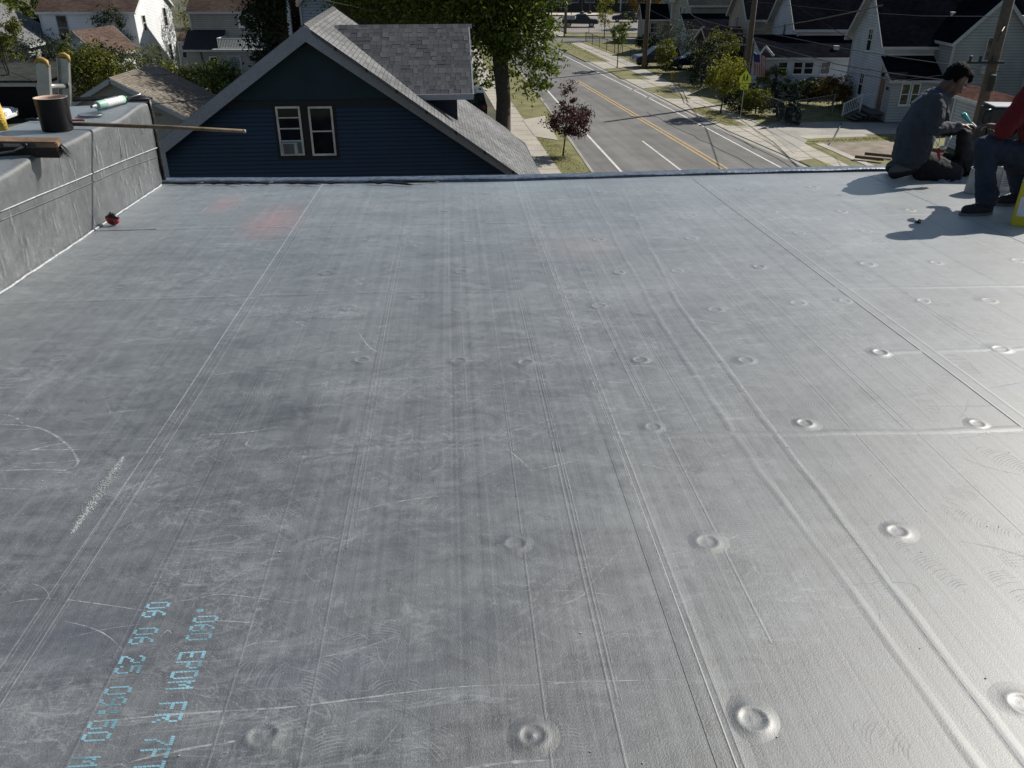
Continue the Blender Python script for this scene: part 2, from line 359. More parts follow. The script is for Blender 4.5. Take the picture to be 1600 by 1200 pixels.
# cross street side: verge, car park
psheet('grass_verge', [(878, 56.5), (1060, 58), (1060, 53), (883, 52)], M_GRASS, .12)
psheet('pavement', [(878, 56.5), (855, 55), (800, 28), (812, 28), (885, 52)], M_CONC, .125, label='concrete pavement beyond the side street')
psheet('grass_verge', [(855, 55), (838, 56), (790, 33), (800, 28)], M_GRASS, .122)
psheet('car_park', [(886, 51.5), (1080, 53), (1100, 22), (855, 22), (815, 24)], plain('car_park_asphalt', (.2, .185, .165), .85, .15, .2), .115, 'sunlit asphalt car park beyond the side street')
psheet('car_park_kerb', [(852, 23.5), (940, 23), (940, 20), (852, 20)], plain('pale_kerb', (.5, .45, .36)), .3, 'pale concrete kerb at the back of the car park')
# kerbs
def kerb(pts, m, label, z=.07):
    mb = MB()
    for a, b in zip(pts[:-1], pts[1:]): mb.beam((a[0], a[1], z), (b[0], b[1], z), .16, .02 + z*1.8)
    tag(mb.build('kerb', m), label, kind='structure')
kerb(curbL[:5], M_CONC2, 'worn concrete kerb on the near side'); kerb([(x-.02, y) for x, y in curbR], M_CONC2, 'worn concrete kerb on the far side', .018)
sheet('gutter', [(x-.5, y) for x, y in curbR] + [(x-.06, y) for x, y in curbR[::-1]], .008, M_CONC2, label='concrete gutter along the far kerb')
# painted lines
def stripe(pts, wd, m, z=.01, label=None):
    mb = MB()
    for a, b in zip(pts[:-1], pts[1:]):
        a, b = Vector((*a, 0)), Vector((*b, 0)); n = Vector((-(b-a).y, (b-a).x, 0)).normalized() * wd / 2
        mb.quad(*[(p.x, p.y, z) for p in (a-n, b-n, b+n, a+n)])
    tag(mb.build('road_marking', m), label, kind='structure')
gx = lambda *ps: [tuple(G(*p)[:2]) for p in ps]
stripe(gx((840, 66.5), (988, 140), (1098, 197), (1250, 278)), .13, M_LINE, label='white edge line on the far side of the street')
stripe(gx((846, 131), (900, 192), (974, 272), (990, 290)), .15, M_LINE, label='white line on the near side of the street')
stripe(gx((1003.5, 220.5), (1066, 268)), .12, M_LINE, label='short white lane line in the near lane')
yl = gx((901.5, 126.5), (1098, 243), (1145, 272)); stripe([(x-.16, y) for x, y in yl], .11, M_YEL, label='double yellow centre line'); stripe([(x+.16, y) for x, y in yl], .11, M_YEL, label='double yellow centre line')
for px in (993, 1017): # small worn arrow marks by the kerb
    a = G(px, 140 if px == 993 else 152); stripe([(a.x-.7, a.y-.4), (a.x+.9, a.y+.3)], .35, plain('worn_paint', (.24, .235, .225), .8, .3, 6.), label='worn white paint mark near the far kerb')
# joints in the pavement: recessed dark gaps across the walks
mb = MB()
for i in range(60):
    y = 26 + i * 1.5; f = lambda L: np.interp(y, [q[1] for q in L], [q[0] for q in L])
    mb.beam((f(wL), y, .131), (f(wR), y + .05, .131), .025, .008)
    if y < 105: mb.beam((f(curbR), y, .047), (f(outR), y + .4, .047), .025, .008)
tag(mb.build('pavement_joint', plain('joint_dirt', (.09, .08, .06), .95)), 'dark joints across the concrete pavements', kind='structure')
mb = MB()
for k, (a, b) in enumerate((((985, 128), (1240, 262)), ((1180, 262), (1010, 175)), ((1060, 160), (1180, 232)))):
    P0, P1 = G(*a), G(*b); pts = [P0.lerp(P1, i / 14) + Vector((random.uniform(-.12, .12), 0, .012)) for i in range(15)]
    for p, q in zip(pts[:-1], pts[1:]): mb.beam(p, q, .035, .004)
tag(mb.build('tar_seam', plain('tar', (.03, .03, .03), .6)), 'dark tar-filled cracks in the road', kind='structure')

# ---- the building we stand on
bld = thing('flat_roofed_building', 'flat roof under grey dusty rubber sheeting with a wrapped parapet, in the foreground', 'building', (0, 0, 0))
def und(s, t): return .0016*math.sin(1.7*s+.6*t) + .0012*math.sin(3.1*t-1.1*s+1) + .0007*math.sin(6.3*s+2.2*t)
def edge_t(s): return float(np.interp(s, [-2.5, -1, .5, 2.2, 3.6, 9], [7.19, 7.08, 7.06, 7.15, 7.2, 7.2]))
SIN, SOUT, ZT = -2.45, -3.06, 9.402
def grid_roof(s0, s1, ts, ds):
    ss = np.arange(s0, s1 + 1e-6, ds); vs = []; fs = []
    for t in ts:
        for s in ss:
            tt = t * edge_t(s) / 7.1 if t > 0 else t
            vs.append(RW(s, tt, und(s, tt)))
    n = len(ss)
    for j in range(len(ts) - 1):
        for i in range(n - 1): a = j*n+i; fs.append((a, a+1, a+n+1, a+n))
    mb = MB(); mb.add(vs, fs); return mb
grid_roof(SIN - .02, 9.0, list(np.arange(-6, 0, .5)) + list(np.arange(0, 7.11, .071)), .06).build('rubber_membrane', M_RUB, bld, True)
def patch(name, paths, prof, m=None, parent=bld, jit=0., lift=0., smooth=True):
    """raised ribbon along rooftop (s,t) path; prof = [(offset, height)]"""
    mb = MB()
    for path in paths:
        pts = []
        for (a, b) in zip(path[:-1], path[1:]):
            L = math.dist(a, b); n = max(2, int(L / .07))
            pts += [(a[0] + (b[0]-a[0])*i/n, a[1] + (b[1]-a[1])*i/n) for i in range(n)]
        pts.append(path[-1]); vs = []; k = len(prof); ph = random.random() * 9
        for i, (s, t) in enumerate(pts):
            a = pts[max(0, i-1)]; b = pts[min(len(pts)-1, i+1)]; d = Vector((b[0]-a[0], b[1]-a[1])).normalized(); nx = (d.y, -d.x)
            j = jit * (math.sin(i*.35+ph) * .5 + random.uniform(-.5, .5)); hj = 1 + (.35*math.sin(i*.9+ph) if jit else 0)
            for o, h in prof:
                ss, tt = s + nx[0]*(o+j), t + nx[1]*(o+j); vs.append(RW(ss, tt, und(ss, tt) + (h*hj if h > 0 else h) + lift))
        fs = [(i*k+q, i*k+q+1, (i+1)*k+q+1, (i+1)*k+q) for i in range(len(pts)-1) for q in range(k-1)]
        mb.add(vs, fs)
    return mb.build(name, m or M_RUB, parent, smooth)
Z = -.0007
seamB = [(-.004, Z), (-.0005, .0011), (.02, .0012), (.036, .0012), (.039, .0022), (.042, .0012), (.052, .0011), (.056, .0016), (.062, .0010), (.10, Z)]
seamA = [(-.003, Z), (0, .0018), (.003, .0008), (.031, .0008), (.034, .0016), (.037, .0008), (.056, .0014), (.060, Z)]
seamD = [(-.003, Z), (-.0005, .0019), (.012, .0012), (.05, .0012), (.056, .0018), (.075, Z)]
patch('membrane_seam', [[(.503, -4), (.503, 1.1), (.508, 2.7), (.515, 7.0)]], seamB, smooth=False)
patch('membrane_seam', [[(-1.10, 7.0), (-1.10, 3), (-1.125, .5)]], [(-o, h*.6 if h > 0 else h) for o, h in seamA][::-1], smooth=False)
patch('membrane_seam', [[(2.05, -4), (2.05, 2.4), (2.035, 6.95)]], seamD, smooth=False)
patch('membrane_seam', [[(3.58, 1), (3.6, 7.0)]], seamD, smooth=False)
# long soft wrinkles
soft = [(-.03, Z), (-.012, .0003), (-.003, .0011), (.003, .0012), (.012, .0004), (.03, Z)]
patch('membrane_wrinkle', [[(1.10, 6.9), (1.03, 5.2), (.985, 3.9), (.975, 2.8), (1.0, 2.0), (1.03, 1.45), (1.05, .8)]], soft, jit=.008)
patch('membrane_wrinkle', [[(1.36, 6.6), (1.2, 4.8), (1.125, 3.8), (1.13, 2.4), (1.14, 1.8), (1.15, 1.0)]], soft, jit=.007)
lowr = [(-.03, Z), (-.012, .0009), (0, .0019), (.012, .0009), (.03, Z)]
patch('membrane_ridge', [[(-2.4, 4.17), (-.6, 4.18), (.5, 4.14), (3.1, 4.02), (5.5, 3.98)], [(-1.2, 2.52), (.4, 2.52), (2.05, 2.47), (5, 2.44)], [(-2.2, 5.62), (4.2, 5.6)], [(-1.5, 1.06), (.5, 1.07), (.7, 1.05)], [(1.9, 3.2), (3.6, 3.15)]], lowr, jit=.01)
hair = [(-.006, Z), (0, .0013), (.006, Z)]
hl = []
for s in (-2.1, -1.72, -1.69, -.86, -.845, -.55, -.36, -.345, -.33, .02, .16, .175, .315, .33, .70, .722, .74, .865, .88, 1.42, 1.62, 1.64, 1.9, 2.35, 2.38, 2.72, 2.95, 2.97, 3.3, 3.9, 4.2):
    a, b = sorted((random.uniform(.4, 3), random.uniform(4.5, 6.9))); k = random.uniform(-.012, .012); hl.append([(s, a), (s + k, (a+b)/2), (s, b)])
patch('membrane_line', hl, hair)
# fastener plates telegraphing through the sheet: one mesh, many parts
def plate_mesh(v):
    prof = [[(0, .0014), (.008, .0012), (.018, .0010), (.024, .0024), (.029, .0044), (.034, .0048), (.039, .0034), (.046, .0016), (.058, .0004), (.075, -.0009)],
            [(0, .0042), (.006, .0032), (.012, .0016), (.022, .0014), (.027, .0030), (.033, .0040), (.040, .0026), (.052, .0008), (.075, -.0009)],
            [(0, .0014), (.012, .0013), (.02, .0015), (.026, .0028), (.031, .0040), (.036, .0030), (.05, .0008), (.07, -.0009)]][v]
    mb = MB(); mb.lathe(prof[::-1], 28); o = mb.v
    mb.v = [(x, y, z - SL * y) for x, y, z in mb.v]
    me = bpy.data.meshes.new('fastener_plate'); me.from_pydata(mb.v, [], mb.f); me.polygons.foreach_set('use_smooth', [True]*len(me.polygons)); me.materials.append(M_RUB); me.update(); return me
PM = [plate_mesh(i) for i in range(3)]
plates = [(1402,830,0),(1105,848,2),(805,850,2),(1176,1125,0),(832,1150,1),(410,1150,0),(1597,1100,0),(1257,662,0),(1020,668,2),(1527,662,2),(1165,563,2),(1000,562,0),(716,565,2),(820,567,2),(565,563,0),(91,560,0),(1375,551,0),(1563,546,0),(935,478,0),(1117,483,0),(1246,473,0),(1442,470,0),(718,484,2),(545,482,0),(838,427,2),(720,425,0),(967,426,0),(1057,423,0),(510,427,0),(1186,417,0),(1354,413,0),(1462,411,0),(1590,407,0),(935,374,0),(1080,373,0),(734,375,2),(575,375,2),(1080,336,0),(993,337,2),(1205,331,2),(692,332,0),(1315,331,0),(1421,329,0),(1158,296,0),(1270,293,0),(940,300,2),(1035,296,2),(763,303,2),(650,465,2),(155,403,0),(1352,362,2),(1248,365,2),(190,447,2),(366,475,2),(300,330,2),(420,305,2),(1545,470,2),(1320,470,2)]
for x, y, v in plates:
    s, t = RF(x, y); o = link('fastener_plate', PM[v], bld); o.location = RW(s, t, und(s, t)); o.rotation_euler = (random.uniform(-.008, .008), random.uniform(-.008, .008), AZ); k_ = random.uniform(.86, 1.12); o.scale = (k_*random.uniform(.93, 1.07), k_, random.uniform(.7, 1.15)*(1 if t < 3.4 else .65))
# parapet wrapped in the same sheet
M_RUBW = rubber('rubber_wall_sheet', .8)
def parapet():
    prof = [(SIN, -1), (SIN - .004, -.55), (SIN - .004, -.3), (SIN + .002, -.10), (SIN + .0, -.03), (SIN - .004, -.014), (SIN - .016, -.003), (SIN - .035, 0), (SIN - .16, .004), (SIN - .34, -.002), (SOUT + .05, 0), (SOUT, -.02), (SOUT, -.2), (SOUT, -1.2)]
    ts = list(np.arange(-6, 0, .5)) + list(np.arange(0, 7.26, .08)); vs = []
    for t in ts:
        e = max(0, (t - 6.95) / .3)
        for s, dz in prof:
            z = ZT + dz + (.012*math.sin(t*2.3+s*4) + .006*math.sin(t*7+s*9)) * (dz > -.2) if dz > -1 else RZ - SL*t - .01
            if s > SIN - .02 and dz > -1: s = s + .006*math.sin(t*3.1+dz*8)
            p = RW(s, t); vs.append((p.x, p.y, z - .03*e*e*(dz > -.2)))
    n = len(prof); fs = [(i*n+q+1, i*n+q, (i+1)*n+q, (i+1)*n+q+1) for i in range(len(ts)-1) for q in range(n-1)]
    fs.append(tuple((len(ts)-1)*n + q for q in range(n)))
    mb = MB(); mb.add(vs, fs); return mb.build('parapet', M_RUBW, bld, True)
par = parapet()
def wall_pt(px, py, off=.004):
    r = ray(px, py); rs = r[0]*EE[0] + r[1]*EE[1]; k = (SIN + off) / rs; return ((r[0]*D[0] + r[1]*D[1])*k, H + r[2]*k)
def WP(t, z, off=.004): p = RW(SIN + off, t); return Vector((p.x, p.y, z))
def wall_line(name, px, wd, m, off=.003, jit=.0):
    mb = MB(); pts = [wall_pt(*p) for p in px]; out = []
    for a, b in zip(pts[:-1], pts[1:]):
        n = max(2, int(math.dist(a, b) / .08)); out += [(a[0]+(b[0]-a[0])*i/n, a[1]+(b[1]-a[1])*i/n) for i in range(n)]
    out.append(pts[-1]); mb.tube([WP(t, z + random.uniform(-jit, jit), .006 * math.sin(t*3.1+(z-ZT)*8) + off) for t, z in out], wd, 5); return mb.build(name, m, par, True)
wall_line('lap_seam', [(0, 331), (60, 305), (130, 277), (247, 230)], .004, M_DUST)
wall_line('lap_seam', [(0, 345), (120, 295), (190, 265), (246, 245)], .0025, M_RUB)
wall_line('lap_seam', [(183, 198), (187, 215), (192, 247)], .003, M_DUST)
wall_line('lap_seam', [(215, 186), (222, 210)], .002, M_DUST)
# pale dust line in the inside corner
mb = MB(); mb.tube([RW(SIN + .012, t, .004) + Vector((random.uniform(-.003, .003), 0, random.uniform(-.002, .002))) for t in np.arange(0, 7.1, .06)], .0065, 6); mb.build('corner_dust', M_DUST, bld, True)
# scuffs on the wall, rows of faded print
mb = MB()
for i in range(240):
    t, z = random.uniform(4.0, 7.0), random.uniform(8.85, 9.36); L = random.uniform(.03, .16); k = random.uniform(-.5, .2)
    a = WP(t, z); b = WP(t + L*k*.6, z - L); wv = WP(t + random.choice((.0012, .002, .0035, .009, .02))*random.uniform(.6, 1.2), z) - a
    mb.quad(a, a + wv, b + wv, b)
for i in range(64):
    t = 4.78 + i * .0175 + random.uniform(-.003, .003)
    if i % 9 in (5,): continue
    z0 = RZ - SL*t + .045; a = WP(t, z0 + .048); b = WP(t + random.choice((-.008, 0, .01, .004)), z0 + random.uniform(0, .01)); wv = WP(t + .0022, 0) - WP(t, 0)
    mb.quad(a, a + wv, b + wv, b)
tag(mb.build('wall_scuffs', dustmat('faint_chalk', (.30, .32, .34), .4, 40.), par), kind='stuff')
# far edge: low metal edging
mb = MB(); es = np.arange(-2.5, 9.01, .1)
def edge_ring(s):
    t = edge_t(s); j = .003*math.sin(s*9); return [RW(s, t - .052, -.004), RW(s, t - .045, .020 + j), RW(s, t - .03, .028 + j), RW(s, t + .06, .030 + j), RW(s, t + .075, .03), RW(s, t + .08, -.25)]
vs = []; [vs.extend(edge_ring(s)) for s in es]
mb.add(vs, [(i*6+q, i*6+q+1, (i+1)*6+q+1, (i+1)*6+q) for i in range(len(es)-1) for q in range(5)])
mb.build('edge_trim', plain('blue_grey_metal', (.085, .11, .15), .42, .45, 18., .4, 30., .3), bld)
for i in range(7): # ragged black sealant along the left end of the edge
    mb = MB(); s = -2.4 + i * .33; pts = [RW(s + k*.06 + random.uniform(-.01, .01), edge_t(s) - .08 - random.uniform(0, .05) - .012*k*(i % 2), .012 + random.uniform(0, .012)) for k in range(random.randint(4, 8))]; mb.tube(pts, [.003] + [.009]*(len(pts)-2) + [.003], 5); mb.build('sealant_strip', M_BLACK, bld, True)
mb = MB(); # end flashing, tarred
for k in range(6):
    o = .012*k; pts = [Vector((*RW(SIN + .012 - .004*k + random.uniform(-.004, .004), 7.2 + o - .02)[:2], z + random.uniform(-.01, .01))) for z in np.linspace(8.72, 9.40, 12)]; mb.tube(pts, [.012 + random.uniform(-.003, .006) for _ in pts], 6)
for k in range(5):
    pts = [Vector((*RW(SIN - j*.1, 7.22 + .02*k)[:2], 9.405 + random.uniform(-.006, .012))) for j in range(7)]; mb.tube(pts, .012, 6)
mb.build('end_flashing', plain('tar_black', (.014, .014, .016), .5, .4, 20., .6, 40.), bld, True)
# walls below the roof
mb = MB(); a, b, c2, d2 = (RW(SOUT + .02, 7.15), RW(9, 7.2), RW(9, -6), RW(SOUT + .02, -6))
for p, q in ((b, a), (c2, b), (d2, c2), (a, d2)): mb.quad((p.x, p.y, -.1), (q.x, q.y, -.1), (q.x, q.y, RZ - SL*7.2 - .05), (p.x, p.y, RZ - SL*7.2 - .05))
mb.build('wall', plain('brick_wall', (.16, .07, .05), .9, .2, 2.), bld)

# ---- prints, scratches and footmarks on the membrane
FONT = {'0': '01110 10001 10001 10001 10001 10001 01110', '6': '00110 01000 10000 11110 10001 10001 01110', '2': '01110 10001 00001 00110 01000 10000 11111', '5': '11111 10000 11110 00001 00001 10001 01110',
 '9': '01110 10001 10001 01111 00001 00010 01100', ':': '00000 01100 01100 00000 01100 01100 00000', 'M': '10001 11011 10101 10101 10001 10001 10001', '.': '00000 00000 00000 00000 00000 01100 01100', 'E': '11111 10000 10000 11110 10000 10000 11111',
 'P': '11110 10001 10001 11110 10000 10000 10000', 'D': '11110 10001 10001 10001 10001 10001 11110', 'F': '11111 10000 10000 11110 10000 10000 10000', 'R': '11110 10001 10001 11110 10100 10010 10001', '7': '11111 00001 00010 00100 01000 01000 01000', 'T': '11111 00100 00100 00100 00100 00100 00100', ' ': ' '.join(['00000']*7)}
M_CYAN = plain('cyan_ink', (.19, .37, .46), .7, .45, 14.)
def dot_text(txt, s_base, t0, pitch, hgt):
    for i, ch in enumerate(txt):
        if ch == ' ': continue
        mb = MB()
        for r_, row in enumerate(FONT[ch].split()):
            for c_, bit in enumerate(row):
                if bit == '1':
                    for sub in (0, 1, 2):   # each dot is a short slanted run of strokes
                        t = t0 - (i + (c_ + (sub - 1)*.32) * .158 + .06) * pitch; s = s_base + (1 - r_/6) * hgt + (sub - 1)*.0006
                        mb.quad(*[RW(s + ds, t + dt, und(s, t) + .0005) for ds, dt in ((-.0042, -.0007), (.0042, -.0015), (.0042, -.0003), (-.0042, .0005))])
        mb.build('printed_character', M_CYAN, bld)
dot_text('06 06 25 09:50 M', -.836, 1.722, .0325, .052)
dot_text('.060 EPDM FR 7FT', -.699, 1.690, .0318, .055)
def ribbon_px(mb, px, w0, lift=.0005, jit=.0):
    pts = [RF(*p) for p in px]; out = []
    for i in range(len(pts) - 1):   # catmull-rom
        p0, p1, p2, p3 = (Vector(pts[max(0, i-1)]), Vector(pts[i]), Vector(pts[i+1]), Vector(pts[min(len(pts)-1, i+2)]))
        for k in range(6):
            u = k/6; out.append(.5*((2*p1) + (-p0+p2)*u + (2*p0-5*p1+4*p2-p3)*u*u + (-p0+3*p1-3*p2+p3)*u**3))
    out.append(Vector(pts[-1])); ribbon(mb, out, w0, lift, jit)
def ribbon(mb, out, w0, lift=.0005, jit=0.):
    vs = []
    for i, p in enumerate(out):
        d = (out[min(len(out)-1, i+1)] - out[max(0, i-1)]); d = d.normalized() if d.length > 1e-9 else Vector((1, 0)); n = Vector((d.y, -d.x)) * w0 * math.sin(math.pi * (i+.6)/(len(out)+.2))**.6 * (1 + random.uniform(-jit, jit))
        for q in (p - n, p + n): vs.append(RW(q.x, q.y, und(q.x, q.y) + lift))
    mb.add(vs, [(2*i, 2*i+1, 2*i+3, 2*i+2) for i in range(len(out)-1)])
mb = MB()
for px, wd in (([(0, 946), (40, 938), (90, 936), (150, 943), (230, 955)], .0022), ([(265, 942), (310, 935), (345, 929), (400, 935), (470, 945)], .0016), ([(325, 970), (360, 971), (400, 974)], .002), ([(320, 932), (350, 912), (385, 890), (400, 882), (428, 884)], .0018),
               ([(370, 1018), (400, 1005), (440, 1002)], .002), ([(250, 995), (262, 985), (268, 990)], .0022), ([(110, 996), (160, 984), (220, 975)], .0012), ([(120, 1130), (200, 1122), (330, 1112), (450, 1105), (560, 1092), (700, 1075), (800, 1070)], .003),
               ([(200, 1190), (300, 1168), (420, 1150)], .004), ([(550, 1098), (640, 1095)], .0015), ([(500, 1028), (560, 1015), (620, 995)], .0025), ([(240, 725), (270, 706), (285, 702)], .003), ([(0, 662), (60, 668), (100, 690), (122, 722), (95, 735)], .006),
               ([(0, 735), (60, 733), (105, 735)], .005), ([(790, 700), (815, 722), (832, 738)], .004), ([(930, 922), (880, 945)], .002), ([(985, 850), (950, 880), (905, 935), (870, 940)], .0015), ([(800, 1072), (900, 1066), (1050, 1062)], .002),
               ([(560, 520), (580, 545), (605, 553)], .005), ([(450, 498), (480, 512)], .004), ([(455, 640), (520, 632), (590, 640), (650, 600)], .002), ([(500, 612), (560, 606), (640, 602)], .002), ([(1180, 145+320), (1240, 470)], .002),
               ([(300, 300+130), (340, 440), (380, 445)], .002), ([(260, 455), (420, 450), (520, 453)], .002), ([(150, 452), (330, 455), (560, 455)], .0015), ([(480, 425), (545, 428)], .004), ([(1010, 405), (1100, 398), (1150, 405), (1155, 420)], .002), ([(860, 505), (960, 498)], .0012)):
    ribbon_px(mb, px, wd * .8, jit=.3)
for s_, a_, b_, w_ in ((-1.103, .8, 6.9, .0009), (-1.067, .8, 6.9, .0007), (-1.045, 1.2, 6.9, .0007), (.542, .8, 6.95, .0026), (.564, .8, 6.9, .0024), (.506, 2.2, 6.95, .0010), (2.09, 3.0, 6.9, .0022), (1.135, 1.0, 4.4, .0030), (1.20, 3.8, 5.6, .0026), (1.03, 4.6, 6.6, .0016), (-.05, 3.6, 6.6, .001), (.84, 2.2, 6.2, .0013), (.34, 1.2, 4.5, .001), (-.35, 2.4, 6.4, .0012), (-.38, 2.6, 6.0, .0012)):
    ribbon(mb, [Vector((s_ + random.uniform(-.0007, .0007), t_ )) for t_ in np.arange(a_, b_, .08)], w_, .0019, .5)
for _ in range(230):   # short random scuffs
    s_, t_ = random.uniform(-2.3, 4.6), random.uniform(1.0, 6.9); a_ = random.gauss(0, .5); L_ = random.uniform(.05, .34); c_ = random.uniform(-.05, .05)
    ribbon(mb, [Vector((s_ + L_*(q/8)*math.cos(a_) - c_*math.sin(math.pi*q/8)*math.sin(a_)*.4, t_ + L_*(q/8)*math.sin(a_)*.6 + c_*math.sin(math.pi*q/8)*.4)) for q in range(9)], random.uniform(.001, .0042), jit=.5)
tag(mb.build('dust_scratches', dustmat('scratch_dust', (.40, .42, .44), .62, 45.), bld), kind='stuff')
mb = MB()   # chalky scrape of grit
s0, t0 = RF(193, 713); s1, t1 = RF(113, 833)
for i in range(1500):
    u = random.random(); k = .3 + math.sin(math.pi * u)
    s = s0 + (s1-s0)*u + random.gauss(0, .0085)*k; t = t0 + (t1-t0)*u + random.gauss(0, .006); r_ = random.uniform(.0004, .0011)
    p = RW(s, t, und(s, t) + .0012); mb.box((p.x-r_, p.y-r_, p.z-.0004), (p.x+r_, p.y+r_*1.3, p.z+.0006))
for i in range(260):
    s, t = random.uniform(-2.3, 4.5), random.uniform(.9, 6.9)**1.0; r_ = random.uniform(.0006, .0018); p = RW(s, t, und(s, t) + .0012); mb.box((p.x-r_, p.y-r_, p.z-.0004), (p.x+r_, p.y+r_, p.z+.0012))
tag(mb.build('grit', plain('white_grit', (.36, .37, .38), .8), bld), kind='stuff')
mb = MB()   # shoe prints: outline and tread arcs
for i in range(260):
    s, t = random.uniform(-2.3, 2.6), 1.0 + random.random()**1.3 * 5.6; a = random.uniform(-.9, .9) + random.choice((0, 0, math.pi/2)); ca, sa = math.cos(a), math.sin(a); L = .27
    full = random.random() < .5; style = random.random(); sc = random.uniform(.85, 1.05)
    T = lambda x, y: Vector((s + (x*ca - y*sa)*sc, t + (x*sa + y*ca)*sc))
    wid = lambda y: (.046 if y > .02 else .034) * math.sqrt(max(0, 1 - (abs(y) / .137)**3.2))
    pts_ = [T(wid(math.cos(q*math.pi/12)*.134)*(1 if q < 12 else -1), math.cos(q*math.pi/12)*.134) for q in range(25)]
    if style > .3: ribbon(mb, pts_[int(random.uniform(0, 8)):int(random.uniform(12, 24))], .0016, jit=.5)
    for j in range(24):
        y = -.125 + j*.0108
        if not full and y < random.uniform(-.02, .05): continue
        w_ = wid(y)
        if random.random() < .25 or w_ < .01: continue
        if style < .6: ribbon(mb, [T(-w_ + 2*w_*k/8, y + .008*math.sin(math.pi*k/8)) for k in range(random.randint(0, 0), 9)], .0017, jit=.25)
        else:
            for k in range(5): x = -w_ + 2*w_*(k+.5)/5; ribbon(mb, [T(x - .004, y), T(x, y + .003), T(x + .004, y)], .0017)
tag(mb.build('shoe_prints', dustmat('print_dust', (.30, .315, .33), .42, 16.), bld), kind='stuff')

# ================================================================ HOUSES
M_NAVY = siding('navy_siding', (.006, .015, .034), .1, .75, .6); M_TEAL = shingles('teal_wall_shingles', (.010, .030, .040), (.014, .036, .048), .12, .14)
M_TRIMG = plain('grey_fascia_paint', (.27, .29, .32), .6, .08, 1.5)
M_SH_GREY = shingles('grey_roof_shingles', (.135, .138, .142), (.20, .203, .207), .2, .12); M_SH_DARK = shingles('dark_roof_shingles', (.006, .007, .010), (.012, .013, .017))
M_SH_BROWN = shingles('brown_roof_shingles', (.085, .06, .05), (.13, .095, .08)); M_SH_TAN = shingles('tan_roof_shingles', (.16, .142, .12), (.215, .19, .16), .3, .14)
M_SH_RED = shingles('red_brown_shingles', (.10, .055, .045), (.15, .09, .075)); M_SH_DG = shingles('dark_green_grey_shingles', (.035, .04, .038), (.055, .06, .056))
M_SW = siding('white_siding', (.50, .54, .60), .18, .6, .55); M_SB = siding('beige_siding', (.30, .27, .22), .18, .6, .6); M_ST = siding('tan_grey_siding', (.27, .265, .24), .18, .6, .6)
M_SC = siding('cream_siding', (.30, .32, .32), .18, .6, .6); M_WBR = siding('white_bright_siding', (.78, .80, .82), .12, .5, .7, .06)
M_OCH = plain('ochre_wall', (.22, .14, .04), .8); M_FOUND = plain('stone_foundation', (.10, .105, .115), .9, .4, 4., .5, 8.)
M_INSHADE = plain('interior_shade', (.006, .006, .007), .9)
M_BRICK = shingles('brown_brick', (.09, .05, .038), (.13, .07, .05), .42, .13); M_BRS = siding('brown_shingle_wall', (.075, .05, .038), .16, .85, .5)

def bars(mb, o, u, n, w_, h_, z0, x0, th, dp):
    pass
def window(root, o, u, n, w_, h_, fm=None, gm=None, fr=.07, mid=True, muntin=0, name='window', proud=.05, sill=True):
    """o: lower-left outer corner on the wall, u: width direction, n: outward normal (local axes)"""
    fm = fm or M_TRIM; gm = gm or M_GLASS; o, u, n = Vector(o), Vector(u).normalized(), Vector(n).normalized(); up = Vector((0, 0, 1))
    M = Matrix((u, -n, up)).transposed().to_4x4(); M.translation = o
    mb = MB(); W, Hh = w_, h_
    mb.box((0, -proud, 0), (fr, .0, Hh), M); mb.box((W-fr, -proud, 0), (W, .0, Hh), M); mb.box((fr, -proud, 0), (W-fr, .0, fr), M); mb.box((fr, -proud, Hh-fr), (W-fr, .0, Hh), M)
    if mid: mb.box((fr, -proud*.8, Hh*.5-fr*.35), (W-fr, -.004, Hh*.5+fr*.35), M)
    for k in range(muntin): x = fr + (W-2*fr)*(k+1)/(muntin+1); mb.box((x-.012, -proud*.7, Hh*.5), (x+.012, -.006, Hh-fr), M)
    if muntin: mb.box((fr, -proud*.68, Hh*.75-.012), (W-fr, -.006, Hh*.75+.012), M)
    if sill: mb.box((-.04, -proud-.04, -.05), (W+.04, 0, 0), M)
    f = mb.build(name, fm, root)
    g = MB(); g.box((fr, -.014, fr), (W-fr, -.002, Hh-fr), M); g.build('pane', gm, f)
    return f
def door(root, o, u, n, w_, h_, col):
    o, u, n = Vector(o), Vector(u).normalized(), Vector(n).normalized(); M = Matrix((u, -n, Vector((0, 0, 1)))).transposed().to_4x4(); M.translation = o
    mb = MB(); mb.box((0, -.05, 0), (w_, -.002, h_), M); d = mb.build('door', col, root)
    mb = MB(); mb.box((-.1, -.07, 0), (0, 0, h_+.1), M); mb.box((w_, -.07, 0), (w_+.1, 0, h_+.1), M); mb.box((0, -.07, h_), (w_, 0, h_+.1), M); mb.build('door_frame', M_TRIM, d)
    mb = MB(); mb.blob(M @ Vector((w_-.1, -.09, h_*.48)), (.035, .035, .035), 8); mb.build('handle', M_ALU, d)
